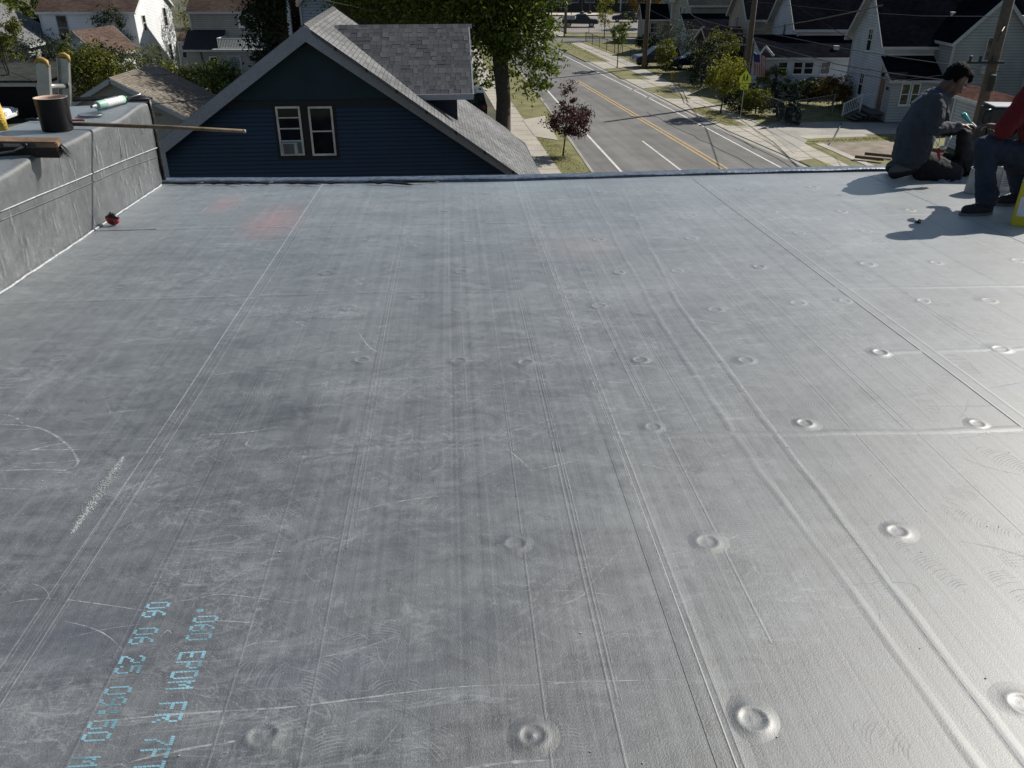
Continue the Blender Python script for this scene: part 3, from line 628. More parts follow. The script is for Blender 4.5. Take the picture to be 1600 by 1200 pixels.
def gable(root, x0, x1, y0, y1, ze, zr, axis, wm, rm, over=.35, tm=None, z0=0, lean=None, found=0, corners=True):
    tm = tm or M_TRIM
    mb = MB()
    if axis == 'x':
        ym = (y0+y1)/2; sec = [(y0, z0), (y1, z0), (y1, ze), (ym, zr), (y0, ze)]; P = lambda a, s: (a, s[0], s[1]); A0, A1 = x0, x1; lo, hi = y0, y1
    else:
        xm = (x0+x1)/2; sec = [(x0, z0), (x1, z0), (x1, ze), (xm, zr), (x0, ze)]; P = lambda a, s: (s[0], a, s[1]); A0, A1 = y0, y1; lo, hi = x0, x1
    b = mb.add([P(A0, s) for s in sec] + [P(A1, s) for s in sec], [])
    mb.f += [(b+4, b+3, b+2, b+1, b), (b+5, b+6, b+7, b+8, b+9)] + [(b+i, b+(i+1) % 5, b+5+(i+1) % 5, b+5+i) for i in (1, 4)]
    mb.build('wall', wm, root)
    half = (hi-lo)/2; m = (lo+hi)/2; sl = (zr-ze)/half; L = math.hypot(half+over, sl*(half+over)); tr = MB(); rf = MB(); so = MB()
    for sg in (-1, 1):
        e = (m + sg*(half+over), ze - sl*over + .03); r_ = (m, zr + .03)
        poly = [P(A0-over, e), P(A1+over, e), P(A1+over, r_), P(A0-over, r_)]
        if (sg > 0) == (axis == 'x'): poly = poly[::-1]; uvs = [(0, L), (A1-A0+2*over, L), (A1-A0+2*over, 0), (0, 0)]
        else: uvs = [(0, 0), (A1-A0+2*over, 0), (A1-A0+2*over, L), (0, L)]
        rf.slab([Vector(p) + Vector((0, 0, .10)) for p in poly], (0, 0, -.09), uvs)
        so.slab([Vector(p) + Vector((0, 0, .008)) for p in poly], (0, 0, -.02))
        ea, eb = Vector(P(A0-over, e)), Vector(P(A1+over, e)); tr.beam(ea, eb, .05, .18)
        for a in (A0-over, A1+over): tr.beam(Vector(P(a, e)) - Vector((0, 0, .04)), Vector(P(a, r_)) - Vector((0, 0, .04)), .05, .2)
    rf.build('roof', rm, root)
    so.build('soffit', tm, root)
    tr.build('fascia', tm, root)
    if corners:
        for (x, y) in ((x0, y0), (x1, y0), (x0, y1)): cb = MB(); cb.box((x-.06, y-.06, z0), (x+.06, y+.06, ze-.02)); cb.build('corner_board', tm, root)
    if found:
        fb = MB(); fb.box((x0-.05, y0-.05, z0-.1), (x1+.05, y1+.05, found)); fb.build('foundation', M_FOUND, root)
def leanto(root, x0, x1, y0, y1, zlo, zhi, wm, rm, z0=0, over=.25, side='y0'):
    """low block whose roof rises away from us (towards y1)"""
    mb = MB(); mb.add([(x0,y0,z0),(x1,y0,z0),(x1,y1,z0),(x0,y1,z0),(x0,y0,zlo),(x1,y0,zlo),(x1,y1,zhi),(x0,y1,zhi)], [(0,3,2,1),(0,1,5,4),(1,2,6,5),(2,3,7,6),(3,0,4,7)]); mb.build('wall', wm, root)
    sl = (zhi-zlo)/(y1-y0); a = zlo - sl*over + .03; L = math.hypot(y1-y0+over, zhi-a); rf = MB()
    rf.slab([(x0-over, y0-over, a+.09), (x1+over, y0-over, a+.09), (x1+over, y1-.004, zhi+.12), (x0-over, y1-.004, zhi+.12)], (0, 0, -.09), [(0, 0), (x1-x0+2*over, 0), (x1-x0+2*over, L), (0, L)])
    rf.build('roof', rm, root)
    t = MB(); t.beam((x0-over, y0-over-.03, a-.02), (x1+over, y0-over-.03, a-.02), .05, .16); t.beam((x0-over, y0-over, a-.02), (x0-over, y1, zhi), .05, .16); t.build('fascia', M_TRIM, root)

# ---- the blue house in front of our edge
BH = thing('blue_house', 'navy blue house with grey shingled gable roof and dormer, right beyond the roof edge', 'house', (-5.55, 24, 0), R(5))
bex, bey = Vector((math.cos(R(5)), math.sin(R(5)), 0)), Vector((-math.sin(R(5)), math.cos(R(5)), 0)); BR0 = Vector((-5.55, 24, 0)); ZRB, SB = 8.67, .68
def to_l(p): q = p - BR0; return Vector((q.dot(bex), q.dot(bey), p.z))
def slope_pt(px, py):
    r = Vector(ray(px, py)); o = Vector((0, 0, H)) - BR0
    k = (ZRB - o.z - SB*o.dot(bex)) / (r.z + SB*r.dot(bex)); return to_l(Vector((0, 0, H)) + r*k)
pl = [slope_pt(*p) for p in ((475, 39), (860, 307), (846, 273), (820, 227), (791, 200), (720, 151), (523, 12))]
pl[0] = Vector((0, 0, ZRB)); pl[-1].x = 0; pl[-1].z = ZRB; ylen = pl[-1].y
mb = MB(); k = math.sqrt(1 + SB*SB); mb.slab(pl, (0, 0, -.1), [(-p.y, -p.x*k) for p in pl])
mb.slab([(-5.2, 0, ZRB-5.2*SB), (0, 0, ZRB), (0, ylen, ZRB), (-5.2, ylen, ZRB-5.2*SB)], (0, 0, -.1), [(0, -5.2*k), (0, 0), (ylen, 0), (ylen, -5.2*k)])
mb.build('roof', M_SH_GREY, BH)
mb = MB(); cap = [(-.13, -.02), (0, .03), (.13, -.02)]
for i in range(int(ylen/.14)):
    y = i*.14; mb.slab([(-.14, y, ZRB-.07), (0, y, ZRB+.035), (0, y+.15, ZRB+.02), (-.14, y+.15, ZRB-.085)], (0, 0, -.02)); mb.slab([(0, y, ZRB+.035), (.14, y, ZRB-.07), (.14, y+.15, ZRB-.085), (0, y+.15, ZRB+.02)], (0, 0, -.02))
tag(mb.build('ridge_caps', plain('ridge_shingle', (.22, .215, .21), .9, .25, 8.), BH), kind='stuff')
for sg, xe in ((-1, 5.05), (1, 7.2)):    # rake boards
    mb = MB(); a = Vector((0, -.03, ZRB-.012)); b = Vector((sg*xe, -.03, ZRB-.012-SB*xe)); off = Vector((0, 0, -.40))
    q = [a, a+off, b+off, b] if sg < 0 else [a, b, b+off, a+off]
    mb.slab(q, (0, .045, 0)); mb.build('rake_board', M_TRIMG, BH)
    mb = MB(); mb.slab([a+Vector((0, .02, -.13)), a+Vector((0, .5, -.13)), b+Vector((0, .5, -.13)), b+Vector((0, .02, -.13))], (0, 0, -.02)); mb.build('soffit', M_TRIMG, BH)
mb = MB(); mb.box((-5.05, -.05, ZRB-5.05*SB-.62), (-4.72, .45, ZRB-4.95*SB-.12)); mb.build('bracket', M_TRIMG, BH)
yw = .45; zb = 6.62; xL, xR = -4.35, 6.7
wallz = lambda x: ZRB - SB*abs(x) - .12
mb = MB(); mb.slab([(xL, yw, 0), (xR, yw, 0), (xR, yw, wallz(xR)), (0, yw, wallz(0)), (xL, yw, wallz(xL))], (0, ylen-.9, 0)); mb.build('wall', plain('navy_wall', (.008, .017, .036), .8), BH)
mb = MB(); z = 1.2
while z < zb - .1:
    xr = min(xR, (ZRB-.2-z-.1)/SB); xl = max(xL, -(ZRB-.2-z-.1)/SB)
    mb.slab([(xl, yw-.045, z), (xr, yw-.045, z), (xr, yw-.012, z+.100), (xl, yw-.012, z+.100)], (0, .01, 0)); z += .12
tag(mb.build('clapboards', plain('navy_paint', (.006, .026, .056), .5, .12, 1.5), BH), kind='stuff')
mb = MB(); mb.slab([(-(ZRB-.2-zb)/SB, yw-.02, zb), ((ZRB-.2-zb)/SB, yw-.02, zb), (0, yw-.02, ZRB-.2)], (0, .018, 0), [(0, 0), (5.6, 0), (2.8, 2)]); mb.build('gable_shingles', plain('teal_paint', (.005, .028, .042), .7, .15, 2.), BH)
mb = MB(); mb.box((-(ZRB-.1-zb)/SB, yw-.06, zb-.1), ((ZRB-.1-zb)/SB, yw, zb+.06)); mb.build('belt_board', plain('black_blue_trim', (.004, .006, .010), .6), BH)
def bpt(px, py, y=.42):  # pixel on the gable wall -> local point
    r = Vector(ray(px, py)); o = Vector((0, 0, H)) - BR0; k_ = (y - o.dot(bey)) / r.dot(bey); return to_l(Vector((0, 0, H)) + r*k_)
mb = MB(); a, b = bpt(425, 162), bpt(531, 247)
mb.box((a.x, yw-.05, b.z), (b.x, yw-.0, a.z+.02)); mb.build('window_surround', plain('black_trim', (.004, .005, .008), .6), BH)
for i, (p, q) in enumerate((((431, 166), (476, 242)), ((481, 166), (526, 242)))):
    a, b = bpt(*p), bpt(*q); W = .68; x0 = (a.x + b.x)/2 - W/2
    f = window(BH, (x0, yw-.05, b.z), (1, 0, 0), (0, -1, 0), W, a.z-b.z, plain('cream_sash', (.58, .57, .52), .5), glassmat('black_glass', (.006, .007, .009), .05), .055, mid=(i == 1), proud=.05, sill=False)
    Hh = a.z - b.z
    if i == 0:
        m2 = MB()
        for zf in (.76, .54, .29): m2.box((x0+.05, yw-.085, b.z+Hh*zf), (x0+W-.05, yw-.06, b.z+Hh*zf+.035))
        m2.build('sash_bar', plain('cream_sash2', (.58, .57, .52), .5), f)
        m3 = MB(); m3.box((x0+.50, yw-.07, b.z+.05), (x0+W-.05, yw-.055, b.z+Hh*.29)); m3.build('side_panel', plain('pale_panel', (.13, .18, .2), .5), f)
        ac = thing('air_conditioner', 'small window air conditioner in the left gable window of the blue house', 'air conditioner', tuple(BR0 + bex*(x0+.30) + bey*(yw-.02) + Vector((0, 0, b.z+.06))), R(5))
        m4 = MB(); m4.box((-.21, -.26, 0), (.21, -.0, .34)); m4.build('housing', plain('ac_white', (.42, .42, .40), .5), ac, bevel=.01)
        m5 = MB(); m5.box((-.17, -.275, .03), (.13, -.262, .31)); m5.build('grille', plain('ac_grille', (.09, .1, .11), .6), ac)
# dormer
dm = MB(); dx1, dyr, dzr, dye, dze = 4.5, 3.22, 8.38, .92, 6.71
mainz = lambda x: ZRB - SB*x
dm.add([(1.9, 1.22, mainz(1.9)-.1), (4.05, 1.22, mainz(4.05)-.1), (4.05, 5.2, mainz(4.05)-.1), (1.9, 5.2, mainz(1.9)-.1), (1.9, 1.22, 6.82), (4.05, 1.22, 6.82), (4.05, 5.2, 6.82), (1.9, 5.2, 6.82), (4.05, dyr, 8.2), (1.9, dyr, 8.2)], [(0,1,5,4), (1,2,6,8,5), (2,3,7,6)])
dorm = dm.build('dormer', M_NAVY, BH)
sl_d = (dzr-dze)/(dyr-dye); xi = lambda y: (ZRB - (dzr - sl_d*abs(dyr-y)))/SB   # where the dormer roof meets the main slope
mb = MB()
for sg in (-1, 1):
    pts = [(xi(dyr)-.1, dyr, dzr), (dx1, dyr, dzr), (dx1, dyr+sg*(dyr-dye), dze), (xi(dye)-.1, dyr+sg*(dyr-dye), dze)]
    if sg > 0: pts = pts[::-1]
    mb.slab(pts[::-1], (0, 0, -.09))
mb.build('roof_deck', plain('felt', (.03, .03, .032), .9), dorm)
mb = MB(); mb.beam((xi(dye)-.15, dye-.03, dze-.06), (dx1+.02, dye-.03, dze-.06), .05, .16); mb.beam((dx1+.02, dye, dze-.05), (dx1+.02, dyr, dzr-.05), .04, .14); mb.beam((dx1+.02, 2*dyr-dye, dze-.05), (dx1+.02, dyr, dzr-.05), .04, .14)
mb.build('dormer_fascia', M_TRIMG, dorm)
shm = [plain('slate_grey_tab_%d' % i, c, .92, .22, 22.) for i, c in enumerate(((.044, .048, .056), (.060, .065, .073), (.078, .083, .092)))]
rows = 17; slen = math.hypot(dyr-dye, dzr-dze); rh = slen/rows; ang = math.atan2(dzr-dze, dyr-dye)
shmesh = {}
for i in range(3):
    for wv in (.15, .20, .25):
        m_ = MB(); m_.box((0, -.012, 0), (wv-.006, rh*1.12, (.015 + .003*i))); me = bpy.data.meshes.new('shingle'); me.from_pydata(m_.v, [], m_.f); me.materials.append(shm[i]); shmesh[(i, wv)] = me
for r_ in range(rows):
    y = dye + (dyr-dye)*r_/rows; z = dze + (dzr-dze)*r_/rows; x = xi(y) - .12
    x += 0
    while x < dx1 - .03:
        wv = random.choice((.15, .20, .25)); i = random.choice((0, 1, 1, 2, 0))
        if x + wv > dx1 + .03: wv = .15
        o = link('shingle', shmesh[(i, wv)], dorm); o.location = (x, y, z + .012); o.rotation_euler = (ang, 0, 0); x += wv
for i in range(20):
    x = .6 + i*.2
    if x < dx1: mb = MB(); mb.slab([(x, dyr-.13, dzr-.06), (x+.215, dyr-.13, dzr-.06), (x+.215, dyr, dzr+.045), (x, dyr, dzr+.045)], (0, 0, -.02)); mb.slab([(x, dyr, dzr+.045), (x+.215, dyr, dzr+.045), (x+.215, dyr+.13, dzr-.06), (x, dyr+.13, dzr-.06)], (0, 0, -.02)); mb.build('ridge_cap', shm[i % 3], dorm)

# ---- houses across the street
hF = thing('white_house', 'white clapboard house with dark roof, cross gable and front steps, nearest across the street', 'house', (25.0, 59.4, .1), R(.5))
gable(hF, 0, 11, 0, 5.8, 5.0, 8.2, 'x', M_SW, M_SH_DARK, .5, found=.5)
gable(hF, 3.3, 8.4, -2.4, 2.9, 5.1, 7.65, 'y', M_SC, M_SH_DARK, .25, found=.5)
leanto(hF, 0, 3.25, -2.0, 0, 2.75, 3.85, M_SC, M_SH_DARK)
window(hF, (0, 3.3, 3.95), (0, -1, 0), (-1, 0, 0), .85, 1.5, M_WHITE, None, .07, muntin=1)
window(hF, (0, 3.4, .98), (0, -1, 0), (-1, 0, 0), .8, 1.55, M_WHITE, None, .07, muntin=1)
window(hF, (.65, -2.0, 1.1), (1, 0, 0), (0, -1, 0), .62, 1.4, M_WHITE, M_CURT); window(hF, (1.35, -2.0, 1.1), (1, 0, 0), (0, -1, 0), .55, 1.4, M_WHITE)
window(hF, (5.35, -2.4, 3.9), (1, 0, 0), (0, -1, 0), 1.0, 1.45, M_TRIM, M_CURT, mid=False)
mb = MB(); mb.box((5.3, -2.75, 3.15), (6.35, -2.42, 3.65)); mb.build('flower_box', M_TRIM, hF)
door(hF, (0, -.25, .62), (0, -1, 0), (-1, 0, 0), .85, 2.0, plain('brown_door', (.16, .10, .075), .5))
mb = MB(); mb.box((-.03, -1.62, 2.0), (-.005, -1.25, 2.18)); mb.build('house_number_plate', M_BLACK, hF)
mb = MB(); mb.box((-.16, -.55, 2.72), (-.02, -.42, 2.95)); mb.build('porch_lamp', M_BLACK, hF)
for x, y, z, r_ in ((4.6, 1.2, 6.3, .22), (9.0, .8, 6.1, .2)):
    mb = MB(); mb.box((x-r_, y-r_, z-.12), (x+r_, y+r_*.8, z+.28)); mb.build('roof_vent', M_WHITE, hF)
st = thing('front_steps', 'weathered wooden front steps with a white railing at the white house door', 'steps', (25.0, 59.4, .13), R(.5))
for k in range(4):
    x1 = -.9 - .28*k; z = .52 - .13*k
    mb = MB(); mb.box((x1 - (.3 if k else -.85), -1.75, z-.04), (x1 if k else -.02, .1, z)) if k else mb.box((-.95, -1.75, z-.04), (-.02, .1, z)); mb.build('tread', plain('grey_boards', (.09, .08, .075), .85, .3, 6.), st)
    mb = MB(); mb.box((x1-.02, -1.72, 0), (x1+.02, .07, z-.045)); mb.build('riser', plain('dark_boards', (.04, .036, .034), .85, .3, 6.), st)
rl = MB(); rl.beam((-.05, .1, 1.45), (-.95, .1, 1.45), .06, .05); rl.beam((-.95, .1, 1.45), (-2.1, .1, .85), .06, .05); rl.beam((-.95, .1, .62), (-2.1, .1, .1), .05, .04); rl.beam((-2.1, .1, 0), (-2.1, .1, .9), .08, .08); rl.beam((-.95, .1, 0), (-.95, .1, 1.5), .08, .08)
for k in range(9): x = -1.05 - k*.115; rl.beam((x, .1, .62-(k+1)*.05), (x, .1, 1.42-(k+1)*.055), .03, .03)
rl.build('railing', M_WHITE, st)
gr = thing('charcoal_grill', 'small black grill standing against the white house by the steps', 'grill', (24.1, 61.3, .12)); mb = MB(); mb.box((-.3, -.2, .7), (.3, .2, .95)); mb.build('firebox', M_BLACK, gr, bevel=.04); mb = MB(); [mb.tube([(x, y, 0), (x*.8, y*.8, .72)], .02, 6) for x in (-.22, .22) for y in (-.15, .15)]; mb.build('stand', M_BLACK, gr)

hE = thing('white_porch_house', 'white house with a long enclosed porch of four windows under a black roof', 'house', (19.6, 68.6, .1), R(1))
gable(hE, 3.3, 13, 3.0, 9.5, 5.0, 8.2, 'x', M_SW, M_SH_DARK, .5)
leanto(hE, 0, 11.5, 0, 3.2, 2.85, 4.1, plain('white_boards', (.46, .50, .56), .6, .1, 1.), M_SH_DARK)
for x in (1.1, 2.3, 3.15, 4.45): window(hE, (x, 0, 1.6), (1, 0, 0), (0, -1, 0), .78, .95, M_WHITE, None, .06)
door(hE, (.38, 0, .5), (1, 0, 0), (0, -1, 0), .55, 2.0, plain('white_door', (.42, .44, .47), .5))
window(hE, (3.3, 6.6, 2.9), (0, -1, 0), (-1, 0, 0), .5, 1.9, M_TRIM, glassmat('red_curtain_glass', (.05, .02, .02)), .06)
mb = MB(); mb.beam((-.6, -.35, 3.0), (-.05, .0, 3.65), .05, .16); mb.beam((.55, -.35, 3.0), (-.05, .0, 3.65), .05, .16); mb.build('porch_pediment', M_WHITE, hE)
mb = MB(); mb.box((5.6, .8, 3.3), (6.0, 1.1, 3.6)); mb.build('roof_vent', M_TRIM, hE)

hD = thing('beige_house', 'beige house with dark roof and a brown-roofed front porch', 'house', (20.9, 79.4, .1), R(1))
gable(hD, 0, 12, 0, 6.6, 4.95, 7.7, 'x', M_SB, M_SH_DARK)
gable(hD, -3.3, 0, 0, 5, 2.85, 3.9, 'x', plain('porch_shade', (.02, .018, .016), .9), M_SH_RED, .3, corners=False)  # porch body is solid; its near-black colour stands for the shade inside
for x, y in ((-3.3, -.05), (-1.6, -.05), (-.1, -.05), (-3.3, 2.4), (-3.3, 5)): mb = MB(); mb.box((x-.07, y-.07, 0), (x+.07, y+.07, 2.8)); mb.build('porch_post', M_SB, hD)
window(hD, (0, 4.2, 3.1), (0, -1, 0), (-1, 0, 0), .5, 1.7, M_TRIM); window(hD, (3.0, 0, 1.2), (1, 0, 0), (0, -1, 0), .8, 1.3)
hC = thing('grey_green_house', 'greyish two-storey house with a dark blue-grey porch roof behind the parked cars', 'house', (19.5, 99, .1), R(2))
gable(hC, 0, 11, 0, 7, 5.0, 8, 'x', M_ST, M_SH_DG)
leanto(hC, -.8, 9, -3, 0, 2.7, 3.9, plain('pale_boards', (.38, .42, .47), .6, .1, 1.), M_SH_DARK)
window(hC, (0, 5.2, 3.0), (0, -1, 0), (-1, 0, 0), .8, 1.5, M_WHITE); window(hC, (0, 3.2, 3.0), (0, -1, 0), (-1, 0, 0), .6, 1.5, M_WHITE)
window(hC, (.9, -3, .9), (1, 0, 0), (0, -1, 0), .95, 1.4, M_WHITE); window(hC, (3.6, -3, .9), (1, 0, 0), (0, -1, 0), .95, 1.4, M_WHITE); window(hC, (4, 0, 4.1), (1, 0, 0), (0, -1, 0), .8, .8)
hG = thing('small_gabled_house', 'narrow pale gabled house farthest along the right side of the street', 'house', (19.7, 112, .1), R(2))
gable(hG, 0, 9, 0, 6.5, 4.9, 8, 'x', M_ST, M_SH_DG); gable(hG, -3.2, 0, .5, 4.5, 2.6, 4.0, 'x', M_ST, M_SH_DARK)
window(hG, (0, 3.6, 3.0), (0, -1, 0), (-1, 0, 0), .5, 1.5, M_TRIM); window(hG, (-2.4, .5, .9), (1, 0, 0), (0, -1, 0), .9, 1.2)
# the small building right of the pole, with a brown low roof
ea_, eb_ = AT(1483, 150, 2.9), AT(1540, 168, 2.9); ra_ = math.atan2(eb_.y-ea_.y, eb_.x-ea_.x)
hR = thing('brown_roofed_cottage', 'low white cottage with brown shingle roof behind the two workers', 'house', (ea_.x, ea_.y, .1), ra_)
gable(hR, .2, 7, .35, 2.0, 2.95, 3.3, 'x', M_SW, M_SH_RED, .3, M_WHITE)
hS = thing('dark_shingled_house', 'dark shingle-sided house with white porch posts at the right picture edge', 'house', (36.0, 52, .1), R(-4))
gable(hS, 0, 9, 0, 8, 5.2, 8.4, 'x', M_BRS, M_SH_DARK, .4); gable(hS, -2.6, 0, .5, 6, 2.8, 4.2, 'x', M_SC, M_SH_DARK)
window(hS, (0, 5, 3.2), (0, -1, 0), (-1, 0, 0), .9, 1.4, M_WHITE); window(hS, (2, 0, 3.2), (1, 0, 0), (0, -1, 0), .9, 1.4, M_WHITE)
for x in (-2.6, -1.3): mb = MB(); mb.box((x-.06, .4, 0), (x+.06, .5, 2.8)); mb.build('porch_post', M_WHITE, hS)
# school-like brick building beyond the car park
sc = thing('brick_school', 'long dark brick building beyond the car park', 'school', (-8, 172, 0), R(-2))
mb = MB(); mb.box((0, 0, 0), (58, 14, 8.5)); mb.build('wall', siding('dark_brick', (.075, .055, .045), .3, .85, .6), sc); mb = MB(); mb.box((-.3, -.3, 8.52), (58.3, 14.3, 8.9)); mb.build('roof', M_SH_DG, sc)
for k in range(13): window(sc, (15.5 + k*3.1, 0, 1.3), (1, 0, 0), (0, -1, 0), 1.9, 2.2, M_TRIM, None, .1); 
mb = MB(); mb.box((28, -3, 2.9), (33, -.02, 3.2)); [mb.box((x, -3, 0), (x+.2, -2.8, 2.9)) for x in (28.1, 32.7)]; mb.build('entrance_canopy', M_WHITE, sc)

# ---- houses on our side, left
hA = thing('tall_white_house', 'tall white house with brown roof, its right wall in full sun, far left', 'house', (-32.2, 77, .1), 0)
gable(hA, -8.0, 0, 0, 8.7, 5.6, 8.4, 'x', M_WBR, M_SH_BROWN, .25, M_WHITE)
window(hA, (-6.7, 0, 3.3), (1, 0, 0), (0, -1, 0), .95, 2.0, M_TRIM, None, .07)
for y, z, hh in ((1.5, 3.9, 1.3), (6.5, 3.9, 1.6), (3.6, .9, 1.6), (6.4, .9, 1.5)): window(hA, (0, y, z), (0, 1, 0), (1, 0, 0), .75, hh, M_WHITE, None, .06)
leanto(hA, .02, 1.5, 8.8, 10.6, 2.4, 3.0, M_WBR, M_SH_BROWN, over=.2); window(hA, (.3, 8.8, .9), (1, 0, 0), (0, -1, 0), .8, 1.2, M_WHITE)
leanto(hA, -11.4, -8.1, .6, 4.6, 3.6, 4.6, M_OCH, M_SH_DARK, over=.3); mb = MB(); mb.box((-11.1, .5, 0), (-10.9, .59, 3.5)); mb.build('porch_post', M_WHITE, hA)
window(hA, (-10.4, .6, 1.4), (1, 0, 0), (0, -1, 0), .8, 1.7, M_OCH, None, .06)
hB = thing('tan_house', 'tan-grey house with a white balcony railing over its back door', 'house', (-27.8, 78, .1), R(-1))
gable(hB, 0, 10, 0, 8, 5.55, 8.6, 'x', M_ST, M_SH_BROWN, .2, M_TRIM)
leanto(hB, -.2, 2.7, -1.7, -.02, 2.7, 3.95, M_ST, plain('black_roofing', (.012, .012, .014), .8), over=.2)
mb = MB(); mb.box((2.75, -2.4, 0), (6.6, -.02, 2.55)); mb.build('porch_wall', M_SC, hB)
mb = MB(); mb.box((2.4, -2.7, 2.56), (6.9, -.02, 2.75)); mb.build('balcony_deck', M_TRIM, hB)
window(hB, (4.15, 0, 4.25), (1, 0, 0), (0, -1, 0), .85, 1.05, M_WHITE, None, .14, mid=False); window(hB, (1.75, -1.7, .75), (1, 0, 0), (0, -1, 0), .72, 1.35, M_WHITE, None, .09)
door(hB, (3.65, -2.4, .05), (1, 0, 0), (0, -1, 0), .95, 2.1, plain('grey_blue_door', (.20, .23, .27), .5))
mb = MB(); mb.beam((2.95, -2.6, 3.6), (6.5, -2.6, 3.6), .07, .07); mb.beam((2.95, -2.6, 2.85), (6.5, -2.6, 2.85), .05, .05); mb.beam((2.95, -2.6, 3.6), (2.95, -.1, 3.6), .06, .06)
for k in range(27): x = 2.98 + k*.134; mb.beam((x, -2.6, 2.8), (x, -2.6, 3.6), .045, .035)
mb.build('balcony_railing', M_WHITE, hB)
mb = MB(); mb.tube([(1.1, -1.75, .2), (1.15, -1.76, 1.4), (1.05, -1.75, 2.6)], .05, 6); mb.build('downpipe', M_BLACK, hB)
gar = thing('small_garage', 'small garage with tan shingled roof and pale gable boards, left of the blue house', 'garage', (-18.1, 39.3, .1), 0)
gable(gar, -3.1, 3.1, .3, 5.0, 3.45, 5.1, 'y', plain('garage_wall', (.30, .29, .26), .7, .1, 1.), M_SH_TAN, .3, M_TRIM)
mb = MB(); mb.box((-2.3, .24, 0), (2.3, .295, 2.3)); mb.build('garage_door', M_TRIM, gar)
mb = MB(); mb.box((-1.9, .22, 3.55), (1.9, .29, 3.62)); mb.build('gable_board', M_OCH, gar)
cp = thing('wide_garage', 'low wide garage with flat grey roof and black open front, at the left picture edge', 'garage', (-31.4, 58, .1), 0)
mb = MB(); mb.box((-14, .8, 0), (0, 9, 2.45)); mb.build('wall', M_INSHADE, cp); mb = MB(); mb.box((-.3, 0, 0), (.0, .79, 2.45)); mb.box((-14, 0, 2.2), (-.31, .25, 2.45)); mb.build('frame', M_TRIM, cp)  # solid block coloured near black for the shade inside the open front
mb = MB(); mb.slab([(-14.3, -.3, 2.62), (.3, -.3, 2.62), (.3, 9.3, 3.0), (-14.3, 9.3, 3.0)], (0, 0, -.14), [(0, 0), (14, 0), (14, 9), (0, 9)]); mb.build('roof', M_SH_DG, cp)
g2 = thing('white_garage', 'small white garage with brown hipped roof behind the tall shrub', 'garage', (-33.4, 68.5, .1), R(-14)); gable(g2, -1.7, 1.7, 0, 4.2, 3.2, 4.7, 'y', M_WBR, M_SH_BROWN, .3, M_TRIM)
g3 = thing('grey_roofed_house', 'house with plain grey roof slope at the left picture edge', 'house', (-44, 72, .1), R(4)); gable(g3, -4.6, 4.6, 0, 7, 3.4, 6.0, 'y', M_ST, M_SH_GREY, .3)
bk = thing('brick_house', 'brown brick house with white corner post behind the gable peak', 'house', (-16.6, 60, .1), 0)
mb = MB(); mb.box((0, 0, 0), (1.6, 7, 9.4)); mb.uv[1] = mb.uv[2] = [(0, 0), (1.6, 0), (1.6, 9.4), (0, 9.4)]; mb.build('wall', M_BRICK, bk); mb = MB(); mb.box((1.62, .05, 0), (1.86, .35, 9.2)); mb.build('corner_post', M_WBR, bk)
bn = thing('brown_shingled_house', 'brown shingle-sided house half hidden behind the big street tree', 'house', (-11.3, 58, .1), R(4))
gable(bn, 0, 8, 0, 8, 9.2, 12, 'x', M_BRS, M_SH_GREY, .3, M_WHITE); gable(bn, -2.6, -.05, 2.5, 7, 7.2, 8.6, 'y', M_SW, M_SH_GREY, .2, M_WHITE); window(bn, (-.3, -.02, 7.2), (1, 0, 0), (0, -1, 0), .4, 1.2, M_WHITE)

# ================================================================ VEGETATION
def leaves(mb_v, mb_f, c, r, n, size, clumps=None, droop=0., flat_=.0, seed=0):
    """leaf-sized folded quads gathered in clumps within an ellipsoid shell"""
    g = np.random.default_rng(seed); nc = clumps or max(8, n // 45)
    d = g.normal(size=(nc, 3)); d /= np.linalg.norm(d, axis=1)[:, None]; rad = g.uniform(.35, 1.0, nc)**.6
    cc = np.array(c) + d * rad[:, None] * np.array(r); cs = g.uniform(.10, .26, nc) * max(r)
    idx = g.integers(0, nc, n); p = cc[idx] + g.normal(size=(n, 3)) * cs[idx][:, None] * .62 * np.array([1, 1, .75])
    p[:, 2] -= droop * g.random(n)
    u = g.normal(size=(n, 3)); u /= np.linalg.norm(u, axis=1)[:, None]; v = np.cross(u, g.normal(size=(n, 3))); v /= np.linalg.norm(v, axis=1)[:, None]
    s = size * g.uniform(.6, 1.35, n)[:, None]
    q = np.stack([p - u*s, p + v*s*.45, p + u*s, p - v*s*.45], 1).reshape(-1, 3)
    base = sum(len(a) for a in mb_v); mb_v.append(q); mb_f.append(np.arange(4*n).reshape(-1, 4) + base)
def leafmesh(name, V, Fc, m, parent):
    V = np.concatenate(V).astype(np.float32); Fc = np.concatenate(Fc).astype(np.int32)
    me = bpy.data.meshes.new(name); me.vertices.add(len(V)); me.vertices.foreach_set('co', V.ravel()); me.loops.add(Fc.size); me.loops.foreach_set('vertex_index', Fc.ravel())
    me.polygons.add(len(Fc)); me.polygons.foreach_set('loop_start', np.arange(0, Fc.size, 4, dtype=np.int32)); me.update(calc_edges=True); me.validate()
    return link(name, me, parent, m)
L_GREEN = leafmat('leaf_green', (.040, .062, .012), (.15, .19, .035)); L_DARK = leafmat('leaf_dark', (.009, .016, .006), (.03, .042, .014), .15)
L_OLIVE = leafmat('leaf_olive', (.045, .058, .012), (.16, .16, .035)); L_PURP = leafmat('leaf_purple', (.028, .011, .016), (.11, .045, .052), .15)
L_YEL = leafmat('leaf_yellow_green', (.07, .085, .012), (.28, .26, .04)); L_BLUE = leafmat('needle_blue', (.014, .028, .028), (.04, .065, .068), .1); L_AUT = leafmat('leaf_autumn', (.03, .035, .01), (.20, .11, .03))
